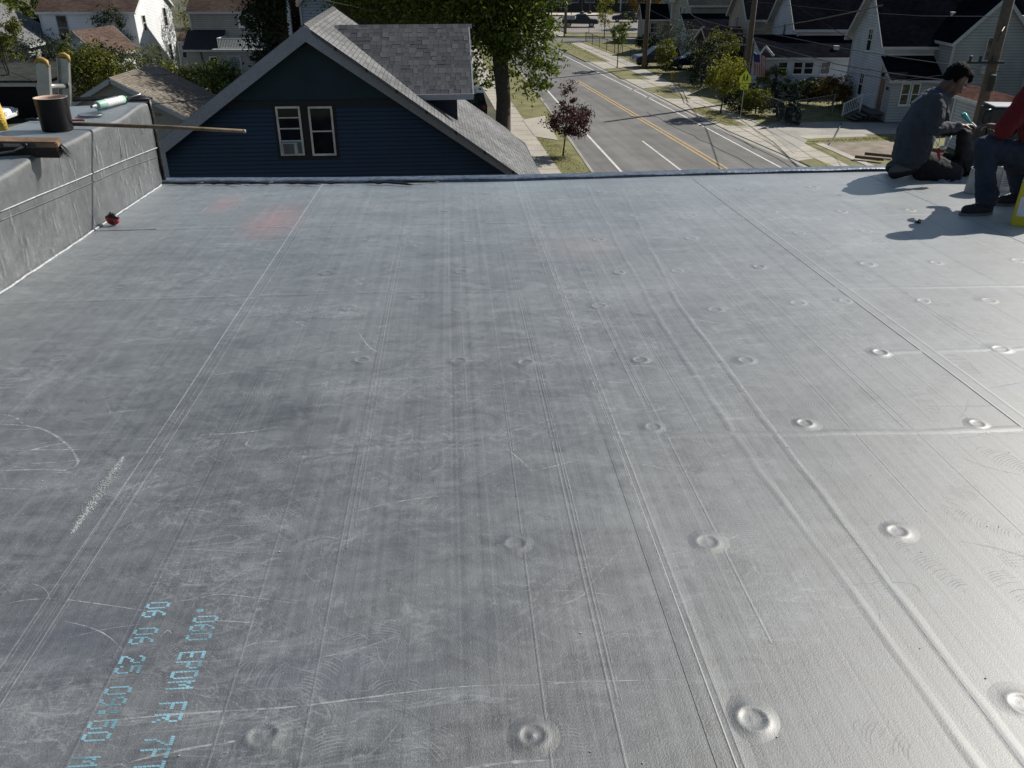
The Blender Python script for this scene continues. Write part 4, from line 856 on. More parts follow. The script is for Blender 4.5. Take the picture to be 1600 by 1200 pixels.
def tree(name, label, cat, base, lobes, n, size, m, trunk=.12, top=None, group=None, droop=0., seed=1, limbs=6):
    t = thing(name, label, cat, tuple(base), 0, group); V, Fc = [], []; tot = sum(l[1][0]*l[1][1]*l[1][2] for l in lobes); rr = random.Random(seed)
    for i, (c, r) in enumerate(lobes): leaves(V, Fc, c, r, max(60, int(n * (r[0]*r[1]*r[2]) / tot)), size, droop=droop, seed=seed*17+i)
    leafmesh('crown', V, Fc, m, t)
    if trunk:
        c0 = Vector(lobes[0][0]); top = top or c0.z + lobes[0][1][2]*.5; mb = MB()
        P = [Vector((c0.x*k*.9 + rr.uniform(-.05, .05)*top*.1, c0.y*k*.9, top*k)) for k in (0, .08, .25, .5, .75, 1)]
        mb.tube(P, [trunk*1.35, trunk, trunk*.9, trunk*.7, trunk*.45, trunk*.15], 8)
        for i in range(limbs):
            lb = rr.choice(lobes); e = Vector(lb[0]) + Vector([rr.uniform(-.75, .75)*q for q in lb[1]]); a = P[2].lerp(P[4], rr.random()); mid = a.lerp(e, .5) + Vector((0, 0, .1*(e-a).length)); mb.tube([a, mid, e], [trunk*.45, trunk*.28, trunk*.08], 6)
        mb.build('trunk', M_TRUNK, t, True)
    return t
big = tree('street_tree', 'huge leafy street tree with thick trunk behind the blue house', 'tree', (-.55, 51, .1), [((-3.6, 1, 10.8), (7.2, 6, 4.6)), ((1.6, -.6, 5.2), (1.75, 1.8, 2.6)), ((-.4, 0, 7.2), (2.6, 2.6, 2.6)), ((.9, .3, 9), (3.0, 3.0, 2.2)), ((-6.6, 1, 8.6), (3.4, 3, 2.0)), ((2.2, -1, 3.9), (1.1, 1.1, 1.0)), ((-1.2, .8, 4.9), (1.7, 1.4, 1.9)), ((.5, -.9, 6.2), (1.5, 1.2, 1.6))], 105000, .12, L_GREEN, 0, seed=3)
mb = MB(); mb.tube([(0, 0, -.1), (0, 0, .4), (.05, 0, 2.5), (-.1, 0, 4.4), (-.35, .1, 6.2), (-.9, .2, 8.4), (-1.6, .3, 11)], [.62, .48, .42, .44, .34, .26, .12], 14)
for e, r_ in (((-4.5, .5, 9.4), .24), ((2.6, -.4, 9.5), .22), ((1.5, .4, 7.0), .10), ((-6.4, 1.2, 9.8), .12), ((.6, -1.6, 9.8), .16), ((3.8, .2, 10.6), .1)):
    a = Vector((-.1, 0, 4.6)); e = Vector(e); mb.tube([a, a.lerp(e, .4) + Vector((0, 0, .7)), e], [r_, r_*.75, r_*.25], 8)
mb.build('trunk', M_TRUNK, big, True)
g_ = G(880, 243, .12); tree('purple_plum_tree', 'small purple-leaved tree on the near verge beside the street', 'tree', g_, [((.25, 0, 1.95), (1.35, 1.2, 1.0)), ((.15, 0, 3.0), (.55, .5, 1.0)), ((.6, 0, 1.6), (.9, .8, .6))], 5200, .07, L_PURP, .045, 2.9, seed=4)
g_ = G(1125, 178, .13); tree('young_street_tree', 'young yellow-green street tree on the far verge in front of the crossing sign', 'tree', g_, [((.25, 0, 2.6), (1.35, 1.2, 1.15)), ((-.3, 0, 2.1), (1.0, 1, .7))], 4200, .085, L_YEL, .06, 2.9, seed=5)
g_ = G(964, 106, .13); tree('young_street_tree', 'thin young street tree on the far verge near the utility pole', 'tree', g_, [((.1, 0, 3.0), (.9, .9, 1.3)), ((.7, 0, 4.2), (.6, .5, .8))], 1700, .1, L_GREEN, .05, 3.8, seed=6)
g_ = G(944, 61, .13); tree('young_street_tree', 'pale young tree in front of the car park fence', 'tree', g_, [((0, 0, 3.4), (1.1, 1, 1.9))], 1500, .11, L_YEL, .06, 4.4, seed=7)
g_ = G(1006, 44, .13); tree('autumn_tree', 'dark rounded tree turning orange beside the utility pole', 'tree', g_, [((0, 0, 3.4), (2.3, 2.2, 2.6)), ((1.4, 0, 5), (1.8, 1.6, 1.4))], 5200, .13, L_AUT, .14, 4, seed=8)
tree('dark_tree', 'dark bushy tree between the beige and the grey-green house', 'tree', (25.5, 89, .1), [((0, 0, 5.0), (3.2, 2.6, 4.4))], 6500, .14, L_DARK, .2, 6, seed=9)
tree('shade_tree', 'tall dark tree behind the white house at the right edge', 'tree', (44, 74, .1), [((0, 0, 7), (5, 4, 5))], 6000, .18, L_DARK, .25, 7, seed=19)
tree('dark_tree', 'dark ragged tree between the tan house and the blue gable', 'tree', (-12.9, 47, .1), [((0, 0, 6.8), (1.1, 1.1, 2.6)), ((.3, 0, 4.6), (1.0, 1.0, 1.6)), ((.5, 0, 9), (1.15, 1.1, 2))], 8500, .11, L_DARK, .16, 8, seed=10)
tree('tall_shrub', 'tall olive-green shrub beside the aluminium ladder', 'shrub', (-22.0, 46, .1), [((0, 0, 3.6), (1.35, 1.3, 2.5)), ((-.5, 0, 5.2), (.95, 1.0, 1.3)), ((.6, 0, 4.3), (1.0, 1.0, 1.3))], 11000, .085, L_OLIVE, .1, 4, seed=11)
for i, (x, y, z, r_, lab, mm) in enumerate(((-25.5, 62, 2.3, (2.6, 1.4, 1.9), 'sunlit green shrub behind the small garage roof', L_OLIVE), (-21.4, 63, 1.9, (2.2, 1.4, 1.5), 'low green shrub below the sunlit white wall', L_GREEN), (-34.4, 60, 6.0, (1.5, 1.4, 1.8), 'green tree in the top left picture corner', L_OLIVE),
        (-37, 66.5, 3.0, (4.2, 1.6, 1.8), 'dark shrub behind the wide garage roof', L_DARK), (-30.4, 66, 2.6, (2.4, 1.4, 1.5), 'dark green shrub in front of the tall white house', L_DARK), (-34.0, 76.2, 4.2, (1.5, .5, 1.9), 'dark vine climbing the corner of the tall white house', L_DARK), (-18.0, 50, 1.6, (1.2, 1, 1.0), 'dark low bush beside the small garage', L_DARK), (-29.5, 86, 4.4, (2.4, 2, 3.4), 'green tree between the tall white house and the tan house', L_OLIVE))):
    tree('shrub', lab, 'shrub', (x, y, .1), [((0, 0, z), r_), ((r_[0]*.4, 0, z*.75), (r_[0]*.6, r_[1]*.8, r_[2]*.7))], 5200 if r_[0] > 2 else 2600, .1, mm, .07, z, seed=30+i)
for i, (px, py, z, r_, lab, mm) in enumerate(((1095, 135, 1.9, (1.5, 1.3, 1.9), 'dark bush left of the young yellow-green tree', L_DARK), (1118, 128, 2.6, (1.9, 1.4, 1.6), 'mixed green bush behind the young yellow-green tree', L_OLIVE), (1040, 112, 1.5, (1.0, .9, 1.4), 'leafy garden shrub in front of the parked dark car', L_OLIVE),
        (1052, 92, 1.9, (3.0, 1.5, 1.5), 'dark hedge in front of the grey-green house', L_DARK), (1158, 172, .9, (1.5, 1.0, 1.0), 'dark overgrown bush by the wire fence', L_DARK), (1180, 178, .9, (1.1, .8, .9), 'pale tangled shrub inside the wire fence', L_OLIVE), (1205, 150, 1.2, (1.3, .9, 1.0), 'green shrub below the enclosed porch', L_GREEN), (1262, 162, 1.0, (1.5, .9, .8), 'dark hedge below the porch windows', L_DARK), (1300, 165, 1.1, (1.6, .9, .9), 'flowering hedge against the white house corner', L_AUT), (1010, 80, .9, (1.4, .8, .9), 'low dark bush behind the wire fence', L_DARK))):
    g_ = G(px, py, .12); tree('garden_bush', lab, 'shrub', g_, [((0, 0, z), r_)], 3200, .085, mm, .05, z, seed=60+i)
def spruce(px, py, h_, r_, lab, seed):
    t = thing('spruce', lab, 'spruce', tuple(G(px, py, .12))); V, Fc = [], []
    for k in range(9): u = k/8; leaves(V, Fc, (0, 0, .25 + (h_-.35)*u), (r_*(1-u*.92), r_*(1-u*.92), h_*.09), 520 if k < 6 else 260, .065, droop=.08, seed=seed+k)
    leafmesh('crown', V, Fc, L_BLUE, t); mb = MB(); mb.tube([(0, 0, 0), (0, 0, h_*.95)], [.06, .01], 6); mb.build('trunk', M_TRUNK, t)
spruce(1235, 192, 2.5, .85, 'blue spruce at the lawn corner in front of the porch windows', 200); spruce(1213, 180, 2.2, .75, 'blue spruce left of the fence corner post', 220); spruce(1207, 160, 2.4, .5, 'dark slim spruce beside the porch door', 240)
# grass tufts on the verges: nobody could count them
mb = MB(); gm_pts = []
for poly in ([(877, 272), (838, 216), (868, 222), (925, 270)], [(861, 66), (888, 65), (950, 95), (915, 95)], [(1080, 171), (1102, 167), (1160, 194), (1134, 194)], [(1245, 165), (1335, 163), (1338, 190), (1240, 192)], [(1258, 221), (1395, 213), (1395, 217), (1270, 223)]):
    P = [G(*q, .13) for q in poly]
    for _ in range(900):
        a, b = random.random(), random.random(); p = P[0].lerp(P[3], a).lerp(P[1].lerp(P[2], a), b); h_ = random.uniform(.03, .10); d = Vector((random.uniform(-.05, .05), random.uniform(-.05, .05), h_)); s_ = Vector((random.uniform(-.02, .02), random.uniform(-.02, .02), 0)); mb.quad(p - s_, p + s_, p + d)
tag(mb.build('grass', leafmat('grass_blade', (.08, .09, .02), (.22, .20, .06))), 'dry tufty grass on the verges and lawn', kind='stuff')

# ================================================================ STREET FURNITURE
def pole(lab, base, top, r0, r1, extra=None):
    t = thing('utility_pole', lab, 'utility pole', tuple(base), 0, 'wooden utility poles along the street'); d = Vector(top) - Vector(base); mb = MB(); mb.tube([(0, 0, -.2), d*.5, d], [r0, (r0+r1)/2, r1], 12); mb.build('pole', M_POLE, t, True)
    return t, d
p1, _ = pole('wooden utility pole rising beside the parked dark cars', G(1006, 106, .12), G(1006, 106, .12) + Vector((0, 0, 11)), .24, .16)
p2b = G(1160, 158, .12); p2, _ = pole('wooden utility pole behind the yellow crossing sign', p2b, p2b + Vector((0, 0, 11)), .24, .16)
p3b = Vector((19.9, 36.5, .12)); p3, _ = pole('thick utility pole in front of the white house gable, right edge', p3b, p3b + Vector((0, 0, 12)), .24, .20)
p4b = G(883, 53, .12); p4, _ = pole('dark utility pole at the car park corner', p4b, p4b + Vector((0, 0, 11)), .2, .16)
mb = MB(); mb.beam((-1.2, -.25, 6.2), (.3, -.25, 6.2), .08, .1)
for x in (-1.1, -.7, -.2): mb.lathe([(.0, .22), (.05, .2), (.07, .12), (.04, .08), (.07, .03), (.03, -.02)], 8, Matrix.Translation((x, -.25, 6.25)))
mb.build('crossarm', M_BLACK, p3)
mb = MB(); mb.lathe([(.0, .35), (.14, .33), (.16, .1), (.14, -.3), (0, -.32)], 12, Matrix.Translation((-.05, -.35, 5.4))); mb.tube([(0, -.2, 7.6), (-.25, -.5, 7.4), (-.3, -.5, 7.0)], .03, 6); mb.build('transformer_can', M_BLACK, p3)
mb = MB(); mb.beam((-.9, 0, 8.2), (.9, 0, 8.2), .09, .1); mb.build('crossarm', M_POLE, p2)
def wire(lab, pts, r_=.02, sag=.0):
    P = [PY(a, b, y) for a, b, y in pts]; out = []
    for i in range(len(P)-1):
        for k in range(8): u = k/8; q = P[i].lerp(P[i+1], u); q.z -= sag*4*u*(1-u); out.append(q)
    out.append(P[-1]); mb = MB(); mb.tube(out, r_, 5); tag(mb.build('overhead_wire', M_WIRE), lab, 'wire', 'overhead wires across the street')
wire('overhead wire rising from the sign pole towards the white porch roofs', [(1166, 49, 69), (1240, 37, 60), (1380, 8, 45)], .03, .05)
wire('thick overhead wire from the sign pole down to the kneeling worker', [(1166, 61, 69), (1240, 82, 62), (1310, 101, 54), (1395, 115, 46), (1552, 135, 36.3)], .03)
wire('overhead wire crossing the porch roof and the white house window', [(1166, 45, 69), (1240, 60, 62), (1330, 78, 54), (1400, 89, 48), (1560, 112, 36.3)], .022)
wire('thin lower wire in front of the porch windows', [(1166, 72, 69), (1240, 93, 62), (1320, 113, 54), (1400, 124, 48), (1555, 140, 36.3)], .016)
wire('thin wire across the lean-to roof of the white house', [(1290, 106, 58), (1400, 127, 50), (1475, 117, 44), (1552, 118, 36.3)], .014)
wire('service wire slanting over the dark porch roofs', [(1245, 9, 60), (1290, 38, 60), (1330, 62, 61)], .018)
wire('thin wire across the dark main roof', [(1170, 2, 69), (1330, 18, 60), (1440, 25, 50), (1583, 26, 36.3)], .014)
wire('wire from the dark house to the sign pole', [(1080, 23, 92), (1120, 37, 82), (1166, 46, 69)], .03, .1)
wire('lower wire from the dark house to the sign pole', [(1080, 21, 92), (1110, 48, 84), (1166, 52, 69)], .03, .1)
wire('wire between the two far utility poles', [(1010, 12, 87), (1060, 34, 84), (1166, 55, 69)], .025, .1)
wire('low wire over the street near the car park', [(790, 57, 100), (885, 59, 112), (1010, 62, 87)], .03)
wire('wire above the blue house gable', [(505, 0, 40), (575, 15, 44), (660, 30, 48)], .02)
wire('wire in front of the small garage roof', [(205, 118, 38), (250, 117, 38), (330, 112, 38)], .012); wire('drooping wire over the small garage eave', [(236, 163, 36), (290, 158, 36), (328, 153, 36)], .016)
wire('thin wire crossing the wide garage roof', [(0, 105, 52), (54, 128, 52)], .015)
# school crossing sign
sg = thing('crossing_sign', 'yellow pentagon school crossing sign with two black walking figures', 'sign', tuple(G(1157, 184, .13)), R(-8))
mb = MB(); mb.tube([(0, .04, 0), (0, .04, 3.15)], .03, 6); mb.build('post', M_ALU, sg)
zc = 2.65
mb = MB(); mb.slab([(-.38, 0, zc-.38), (.38, 0, zc-.38), (.38, 0, zc+.02), (0, 0, zc+.45), (-.38, 0, zc+.02)], (0, .01, 0)); mb.build('sign_plate', plain('sign_yellow', (.62, .68, .02), .45, .05), sg)
mb = MB()
for x in (-.10, .12):
    mb.box((x-.035, -.006, zc+.1), (x+.035, -.003, zc+.18)); mb.quad((x-.06, -.005, zc-.08), (x+.06, -.005, zc-.08), (x+.05, -.005, zc+.08), (x-.04, -.005, zc+.08)); mb.quad((x-.10, -.005, zc-.27), (x-.05, -.005, zc-.27), (x+.02, -.005, zc-.07), (x-.05, -.005, zc-.07)); mb.quad((x+.06, -.005, zc-.27), (x+.10, -.005, zc-.27), (x+.05, -.005, zc-.07), (x, -.005, zc-.07))
mb.build('pictogram', M_BLACK, sg)
mb = MB(); mb.box((-.27, -.004, zc-.80), (.27, .006, zc-.44)); mb.build('arrow_plate', plain('sign_yellow2', (.55, .6, .02), .45, .05), sg); mb = MB(); mb.quad((-.18, -.006, zc-.66), (.0, -.006, zc-.78), (.04, -.006, zc-.74), (-.12, -.006, zc-.63)); mb.quad((-.04, -.006, zc-.52), (.16, -.006, zc-.62), (.12, -.006, zc-.66), (-.08, -.006, zc-.56)); mb.build('arrow', M_BLACK, sg)
# flag on the porch
fl = thing('flag', 'striped flag hanging from the white enclosed porch', 'flag', tuple(PY(1186, 86, 68.2)), R(-6))
mb = MB(); mb.tube([(.35, .3, -.4), (-.45, -.3, .25)], .02, 6); mb.build('flagpole', M_WHITE, fl)
for k in range(13):
    mb = MB(); n = 8
    for j in range(n):
        z0, z1 = .15 - j*.2, .15 - (j+1)*.2; f = lambda z: -.1 + .07*math.sin(k*.9) + .05*math.sin(z*4)
        if k < 7 and j < 3: continue
        x = -.45 + k*.07; mb.quad((x + .03*j, f(z0), z0 - .05*k/3), (x+.07 + .03*j, f(z0), z0-.05*(k+1)/3), (x+.07 + .03*(j+1), f(z1), z1-.05*(k+1)/3), (x + .03*(j+1), f(z1), z1-.05*k/3))
    mb.build('stripe', M_RED if k % 2 == 0 else M_WHITE, fl) if False else mb.build('stripe', plain('flag_red', (.30, .02, .03), .8) if k % 2 == 0 else plain('flag_white', (.5, .5, .5), .8), fl)
mb = MB(); mb.quad((-.45, -.12, .15), (.04, -.12, .04), (.13, -.12, -.56), (-.36, -.12, -.45)); mb.build('canton', plain('flag_blue', (.02, .03, .12), .8), fl)
hy = thing('fire_hydrant', 'yellow fire hydrant on the far lawn edge', 'fire hydrant', tuple(G(1050, 125, .12)))
mb = MB(); mb.lathe([(.16, 0), (.16, .05), (.11, .06), (.11, .48), (.15, .5), (.15, .54), (.11, .58), (.06, .66), (.03, .68), (.03, .72), (0, .72)], 14); mb.build('barrel', plain('hydrant_yellow', (.42, .27, .03), .5), hy, True)
for s_ in (-1, 1): mb = MB(); mb.tube([(s_*.1, 0, .38), (s_*.2, 0, .38)], .05, 8); mb.build('hose_cap', plain('hydrant_yellow_cap', (.36, .22, .03), .5), hy)
# fences
def post_fence(lab, pts, hgt, step, m, rail=True, infill=None, name='metal_fence'):
    t = thing(name, lab, 'fence', tuple(pts[0])); o = Vector(pts[0]); mb = MB(); inf = MB()
    for a, b in zip(pts[:-1], pts[1:]):
        a, b = Vector(a) - o, Vector(b) - o; n = max(1, round((b-a).length / step))
        for i in range(n + 1):
            p = a.lerp(b, i/n); pm = MB(); pm.tube([p, p + Vector((0, 0, hgt))], .035, 6); pm.build('post', m, t)
        mb.tube([a + Vector((0, 0, hgt-.04)), b + Vector((0, 0, hgt-.04))], .025, 5); mb.tube([a + Vector((0, 0, .1)), b + Vector((0, 0, .1))], .018, 5)
        L = (b-a).length; k = int(L/.22)
        for i in range(k):
            p = a.lerp(b, i/k); inf.beam(p + Vector((0, 0, .08)), p + Vector((0, 0, hgt-.06)), .012, .012)
    mb.build('rail', m, t); tag(inf.build('wire_infill', m, t), kind='stuff')
post_fence('long black metal fence around the car park', [G(812, 20, .12), G(842, 38, .12), G(880, 51.5, .12), G(960, 52.5, .12), G(1045, 53.5, .12)], 1.5, 3.4, M_BLACK)
post_fence('grey wire fence along the lawn beyond the far pavement', [G(915, 66, .12), G(960, 84, .12), G(998, 99, .12)], 1.2, 3., M_BLACK, name='wire_fence')
post_fence('wire garden fence with pale corner post around the spruces', [G(1150, 165, .12), G(1224, 192, .12), G(1300, 178, .12)], 1.35, 4., plain('galvanised', (.22, .23, .23), .5), name='wire_fence')
# lot light poles
for x, lab in ((909, 'thin black lamp post beside the black fence, left one'), (921, 'thin black post just behind the parked pickup, right one')):
    t = thing('lamp_post', lab, 'post', tuple(G(x, 23, .12)), 0, 'thin posts in the car park'); mb = MB(); mb.tube([(0, 0, 0), (0, 0, 7)], .09, 8); mb.build('post', M_BLACK, t); mb = MB(); mb.lathe([(.35, 0), (.35, .5), (.2, .6)], 10); mb.build('base', M_BLACK, t)
# cars
def car(lab, loc, rz, col, kind='sedan', group=None, bed=None):
    t = thing('parked_car' if kind != 'pickup' else 'pickup_truck', lab, 'car' if kind != 'pickup' else 'pickup truck', tuple(loc), rz, group)
    paint = plain('car_paint', col, .25, .05, 1.); 
    if kind == 'sedan': body = [(-2.25, .35), (-2.3, .6), (-2.2, .85), (-1.5, .95), (1.05, .98), (2.05, .82), (2.25, .6), (2.2, .32)]; cab = [(-1.65, .93), (-1.05, 1.38), (.25, 1.42), (1.05, .95)]; w_, wr = .88, .32
    elif kind == 'suv': body = [(-2.3, .4), (-2.35, .8), (-2.28, 1.05), (1.15, 1.1), (2.1, 1.0), (2.3, .75), (2.25, .38)]; cab = [(-2.2, 1.04), (-2.0, 1.68), (.25, 1.75), (1.15, 1.08)]; w_, wr = .93, .37
    else: body = [(-2.7, .5), (-2.75, 1.0), (-.75, 1.02), (1.35, 1.1), (2.4, 1.02), (2.6, .75), (2.55, .45)]; cab = [(-.75, 1.0), (-.6, 1.68), (.65, 1.74), (1.4, 1.08)]; w_, wr = .95, .39
    def prism(poly, hw, inset=0, top=0):
        mb = MB(); n = len(poly); z1 = max(p[1] for p in poly); z0 = min(p[1] for p in poly); vs = []
        for sgn in (-1, 1):
            for x, z in poly: vs.append((x, sgn*(hw - top*(z-z0)/(z1-z0+1e-6)), z))
        mb.add(vs, [tuple(range(n)), tuple(n+i for i in reversed(range(n)))] + [(i, i+n, (i+1) % n+n, (i+1) % n) for i in range(n)]); return mb
    prism(body, w_).build('body', paint, t, bevel=.06)
    prism(cab, w_-.06, top=.18).build('windows', M_GLASS, t, bevel=.03)
    c2 = [(cab[1][0]+.03, cab[1][1]-.03), (cab[1][0]+.06, cab[1][1]+.025), (cab[2][0]-.06, cab[2][1]+.025), (cab[2][0]-.03, cab[2][1]-.03)]; prism(c2, w_-.20).build('roof', paint, t)
    for sgn in (-1, 1):
        for a, b in ((cab[0], cab[1]), (cab[2], cab[3])): pb = MB(); pb.beam((a[0], sgn*(w_-.07 - (.0 if a[1] < 1.2 else .17)), a[1]), (b[0], sgn*(w_-.07 - (.0 if b[1] < 1.2 else .17)), b[1]), .05, .05); pb.build('pillar', paint, t)
        xm = (cab[1][0]+cab[2][0])/2 - .1; pb = MB(); pb.beam((xm, sgn*(w_-.06), cab[0][1]), (xm, sgn*(w_-.22), cab[1][1]), .06, .05); pb.build('pillar', paint, t)
    for x in (-1.4 if kind != 'pickup' else -1.75, 1.4 if kind != 'pickup' else 1.6):
        for sgn in (-1, 1):
            M = Matrix.Translation((x, sgn*(w_-.1), wr)) @ Matrix.Rotation(-sgn*math.pi/2, 4, 'X')
            wl_ = MB(); wl_.lathe([(wr*.6, .10), (wr*.9, .12), (wr, .08), (wr, -.08), (wr*.9, -.12)], 20, M); wh = wl_.build('wheel', plain('tyre', (.012, .012, .012), .8), t, True)
            rm = MB(); rm.lathe([(0, .10), (wr*.2, .11), (wr*.55, .09), (wr*.62, .11)], 14, M); rm.build('rim', M_ALU, wh, True)
    for sgn in (-1, 1):
        hb = MB(); hb.box((2.1 if kind == 'sedan' else 2.22, sgn*.62-.16, .62), (2.27 if kind == 'sedan' else 2.34, sgn*.62+.16, .78)); 
        if kind == 'pickup': hb = MB(); hb.box((2.45, sgn*.7-.16, .75), (2.63, sgn*.7+.16, .95))
        hb.build('headlight', plain('lamp_glass', (.6, .6, .6), .15), t)
        tb = MB(); x = -2.31 if kind == 'sedan' else (-2.38 if kind == 'suv' else -2.77); tb.box((x, sgn*.72-.1, .7), (x+.08, sgn*.72+.1, .9)); tb.build('tail_light', plain('tail_red', (.25, .01, .01), .3), t)
    if bed: mb = MB(); mb.box((-2.6, -.85, 1.03), (-.85, .85, 1.62)); mb.build('cargo_load', bed, t)
    return t
car('black and white pickup truck with pale cargo in the sunny car park', G(907, 42, .12), R(-4), (.015, .016, .018), 'pickup', bed=plain('pale_cargo', (.35, .36, .38), .7))
car('dark sedan parked at the far side of the car park', G(978, 34, .12), R(176), (.01, .012, .02), 'sedan')
car('dark SUV parked in the driveway beside the utility pole', G(1024, 103, .12), R(190), (.06, .055, .06), 'suv')
car('dark blue car parked before the grey-green house', G(1080, 106, .12), R(185), (.012, .018, .045), 'sedan')
car('dark van parked in the yard between the blue house and the street tree', G(738, 178, .12), R(95), (.006, .007, .012), 'suv')
car('black car under the porch windows of the white porch house', G(1272, 152, .12), R(178), (.01, .01, .012), 'sedan')
car('white pickup in front of the wide open garage, left edge', Vector((-35.4, 56.2, .12)), R(2), (.7, .72, .75), 'pickup')
# odds and ends on the ground
tb = thing('timber_sleeper', 'dark timber beam lying on the bare earth, left of the pair', 'timber', tuple(G(1358, 249, .14)), R(-28)); mb = MB(); mb.box((-.75, -.09, 0), (.75, .09, .16)); mb.build('beam', M_WOOD, tb)
tb = thing('timber_sleeper', 'dark timber beam lying on the bare earth, right of the pair', 'timber', tuple(G(1373, 244, .14)), R(-28)); mb = MB(); mb.box((-.75, -.09, 0), (.75, .09, .16)); mb.build('beam', M_WOOD, tb)
mb = MB(); mb.tube([G(1296, 224, .15), G(1304, 214, .17), G(1309, 205, .2), G(1315, 192, .16)], .035, 5); tag(mb.build('fallen_cable', M_BLACK), 'dark cable lying across driveway and grass strip', 'cable')
# wall of trees and roofs beyond, so the place goes on
for i, (x, y) in enumerate(((-60, 120), (-35, 135), (-12, 150), (-50, 95), (60, 130), (48, 105), (75, 95), (90, 150), (-80, 140), (-20, 118))):
    tree('background_tree', ['broad tree on the skyline left of the tall white house', 'broad tree on the skyline behind the tan house', 'broad tree on the skyline behind the big street tree', 'broad tree behind the tall white house, nearer than the others there', 'broad tree behind the grey-green house', 'broad tree behind the beige house', 'broad tree far behind the white porch house', 'broad tree at the far right end of the skyline', 'broad tree at the far left end of the skyline', 'broad tree between the tan house and the big street tree'][i], 'tree', (x, y, 0), [((0, 0, 7), (6, 5, 5.5))], 3200, .3, L_GREEN if i % 2 else L_OLIVE, .35, 8, 'trees beyond the houses', seed=100+i)

# ================================================================ THINGS ON THE ROOF
ZP = ZT + .004
def top_pt(px, py, h=0): return AT(px, py, ZP + h)
def box_obj(name, lo, hi, m, parent, M=None, bevel=.003):
    mb = MB(); mb.box(lo, hi, M); return mb.build(name, m, parent, bevel=bevel)
P_RED = plain('red_plastic', (.36, .012, .014), .35, .1, 20.); P_GREENT = plain('mint_cartridge', (.30, .50, .40), .35, .08, 20.); P_LABEL = plain('paper_label', (.62, .63, .62), .6, .1, 60.)
P_BLK = plain('black_plastic', (.008, .008, .009), .35, .3, 10.); P_YEL = plain('yellow_plastic', (.40, .25, .05), .6, .25, 30., .6, 120.); P_WHT = plain('white_plastic', (.50, .50, .48), .45, .12, 10.)
# extension ladder leaning outside the parapet
lad = thing('ladder', 'aluminium extension ladder top with yellow rail caps, standing behind the parapet', 'ladder', (-3.75, 6.75, .1))
o = Vector((-3.75, 6.75, .1))
tops = []
for i, (px, py, Yr) in enumerate(((66, 98, 6.55), (100, 90, 6.98))):
    tp = PY(px, py, Yr); bt = tp + Vector((-1.9, 0, -tp.z + .1)); d = (tp - bt).normalized(); ex = Vector((0, 1, 0)); ey = d.cross(ex).normalized()
    M = Matrix((ex, ey, d)).transposed().to_4x4(); M.translation = bt - o; L = (tp - bt).length; M_ = M
    mb = MB(); s_ = 1 if i == 0 else -1
    mb.box((-.004, -.045, 0), (.004, .045, L-.01), M); mb.box((0 if s_ > 0 else -.03, -.045, 0), (.03 if s_ > 0 else 0, -.038, L-.01), M); mb.box((0 if s_ > 0 else -.03, .038, 0), (.03 if s_ > 0 else 0, .045, L-.01), M)
    mb.build('rail', M_ALU, lad)
    mb = MB(); mb.tube([M @ Vector((-.02, -.052, L-.015)), M @ Vector((0, -.03, L+.012)), M @ Vector((0, .0, L+.022)), M @ Vector((0, .03, L+.012)), M @ Vector((.0, .052, L-.015))], [.010, .017, .019, .017, .010], 8); mb.build('rail_cap', P_YEL, lad, True)
    tops.append((bt - o, d, L))
for k in range(32):
    a = tops[0][0] + tops[0][1]*(tops[0][2] - .17 - .305*k); b = tops[1][0] + tops[1][1]*(tops[1][2] - .22 - .305*k)
    if a.z < .2: break
    mb = MB(); mb.tube([a, b], .019, 10); mb.build('rung', M_ALU, lad, True)
# black pail
c = top_pt(91, 203); bk_ = thing('black_pail', 'black open pail with pale inside standing on the parapet', 'pail', tuple(c))
mb = MB(); mb.lathe([(0, .001), (.094, .001), (.098, .01), (.103, .205), (.106, .212), (.101, .212)], 32); mb.build('shell', plain('glossy_black', (.005, .005, .007), .35, spec=.35), bk_, True)
mb = MB(); mb.lathe([(.1045, .2125), (.099, .2135), (.094, .20), (.090, .02), (0, .018)], 32); mb.build('lining', plain('beige_lining', (.42, .31, .24), .7), bk_, True)
# loose ring lid
c = top_pt(142, 180); rg = MB(); rg.lathe([(.070, .0), (.088, .001), (.090, .007), (.086, .010), (.070, .008), (.064, .003), (0, .004)], 36); o_ = rg.build('pail_lid', plain('grey_tin', (.16, .18, .19), .35, .2, 12., metal=.5), None, True); o_.location = c; tag(o_, 'round grey pail lid lying on the parapet', 'lid')
# red marker
a, b = top_pt(113, 188, .008), top_pt(133, 187.5, .008); mk = thing('marker_pen', 'red marker with metal end beside the black pail', 'pen', tuple(a)); mb = MB(); mb.tube([(0, 0, 0), (b-a)*.8], .007, 10); mb.build('barrel', P_RED, mk); mb = MB(); mb.tube([(b-a)*.8, (b-a)], .0085, 10); mb.build('tip', M_ALU, mk)
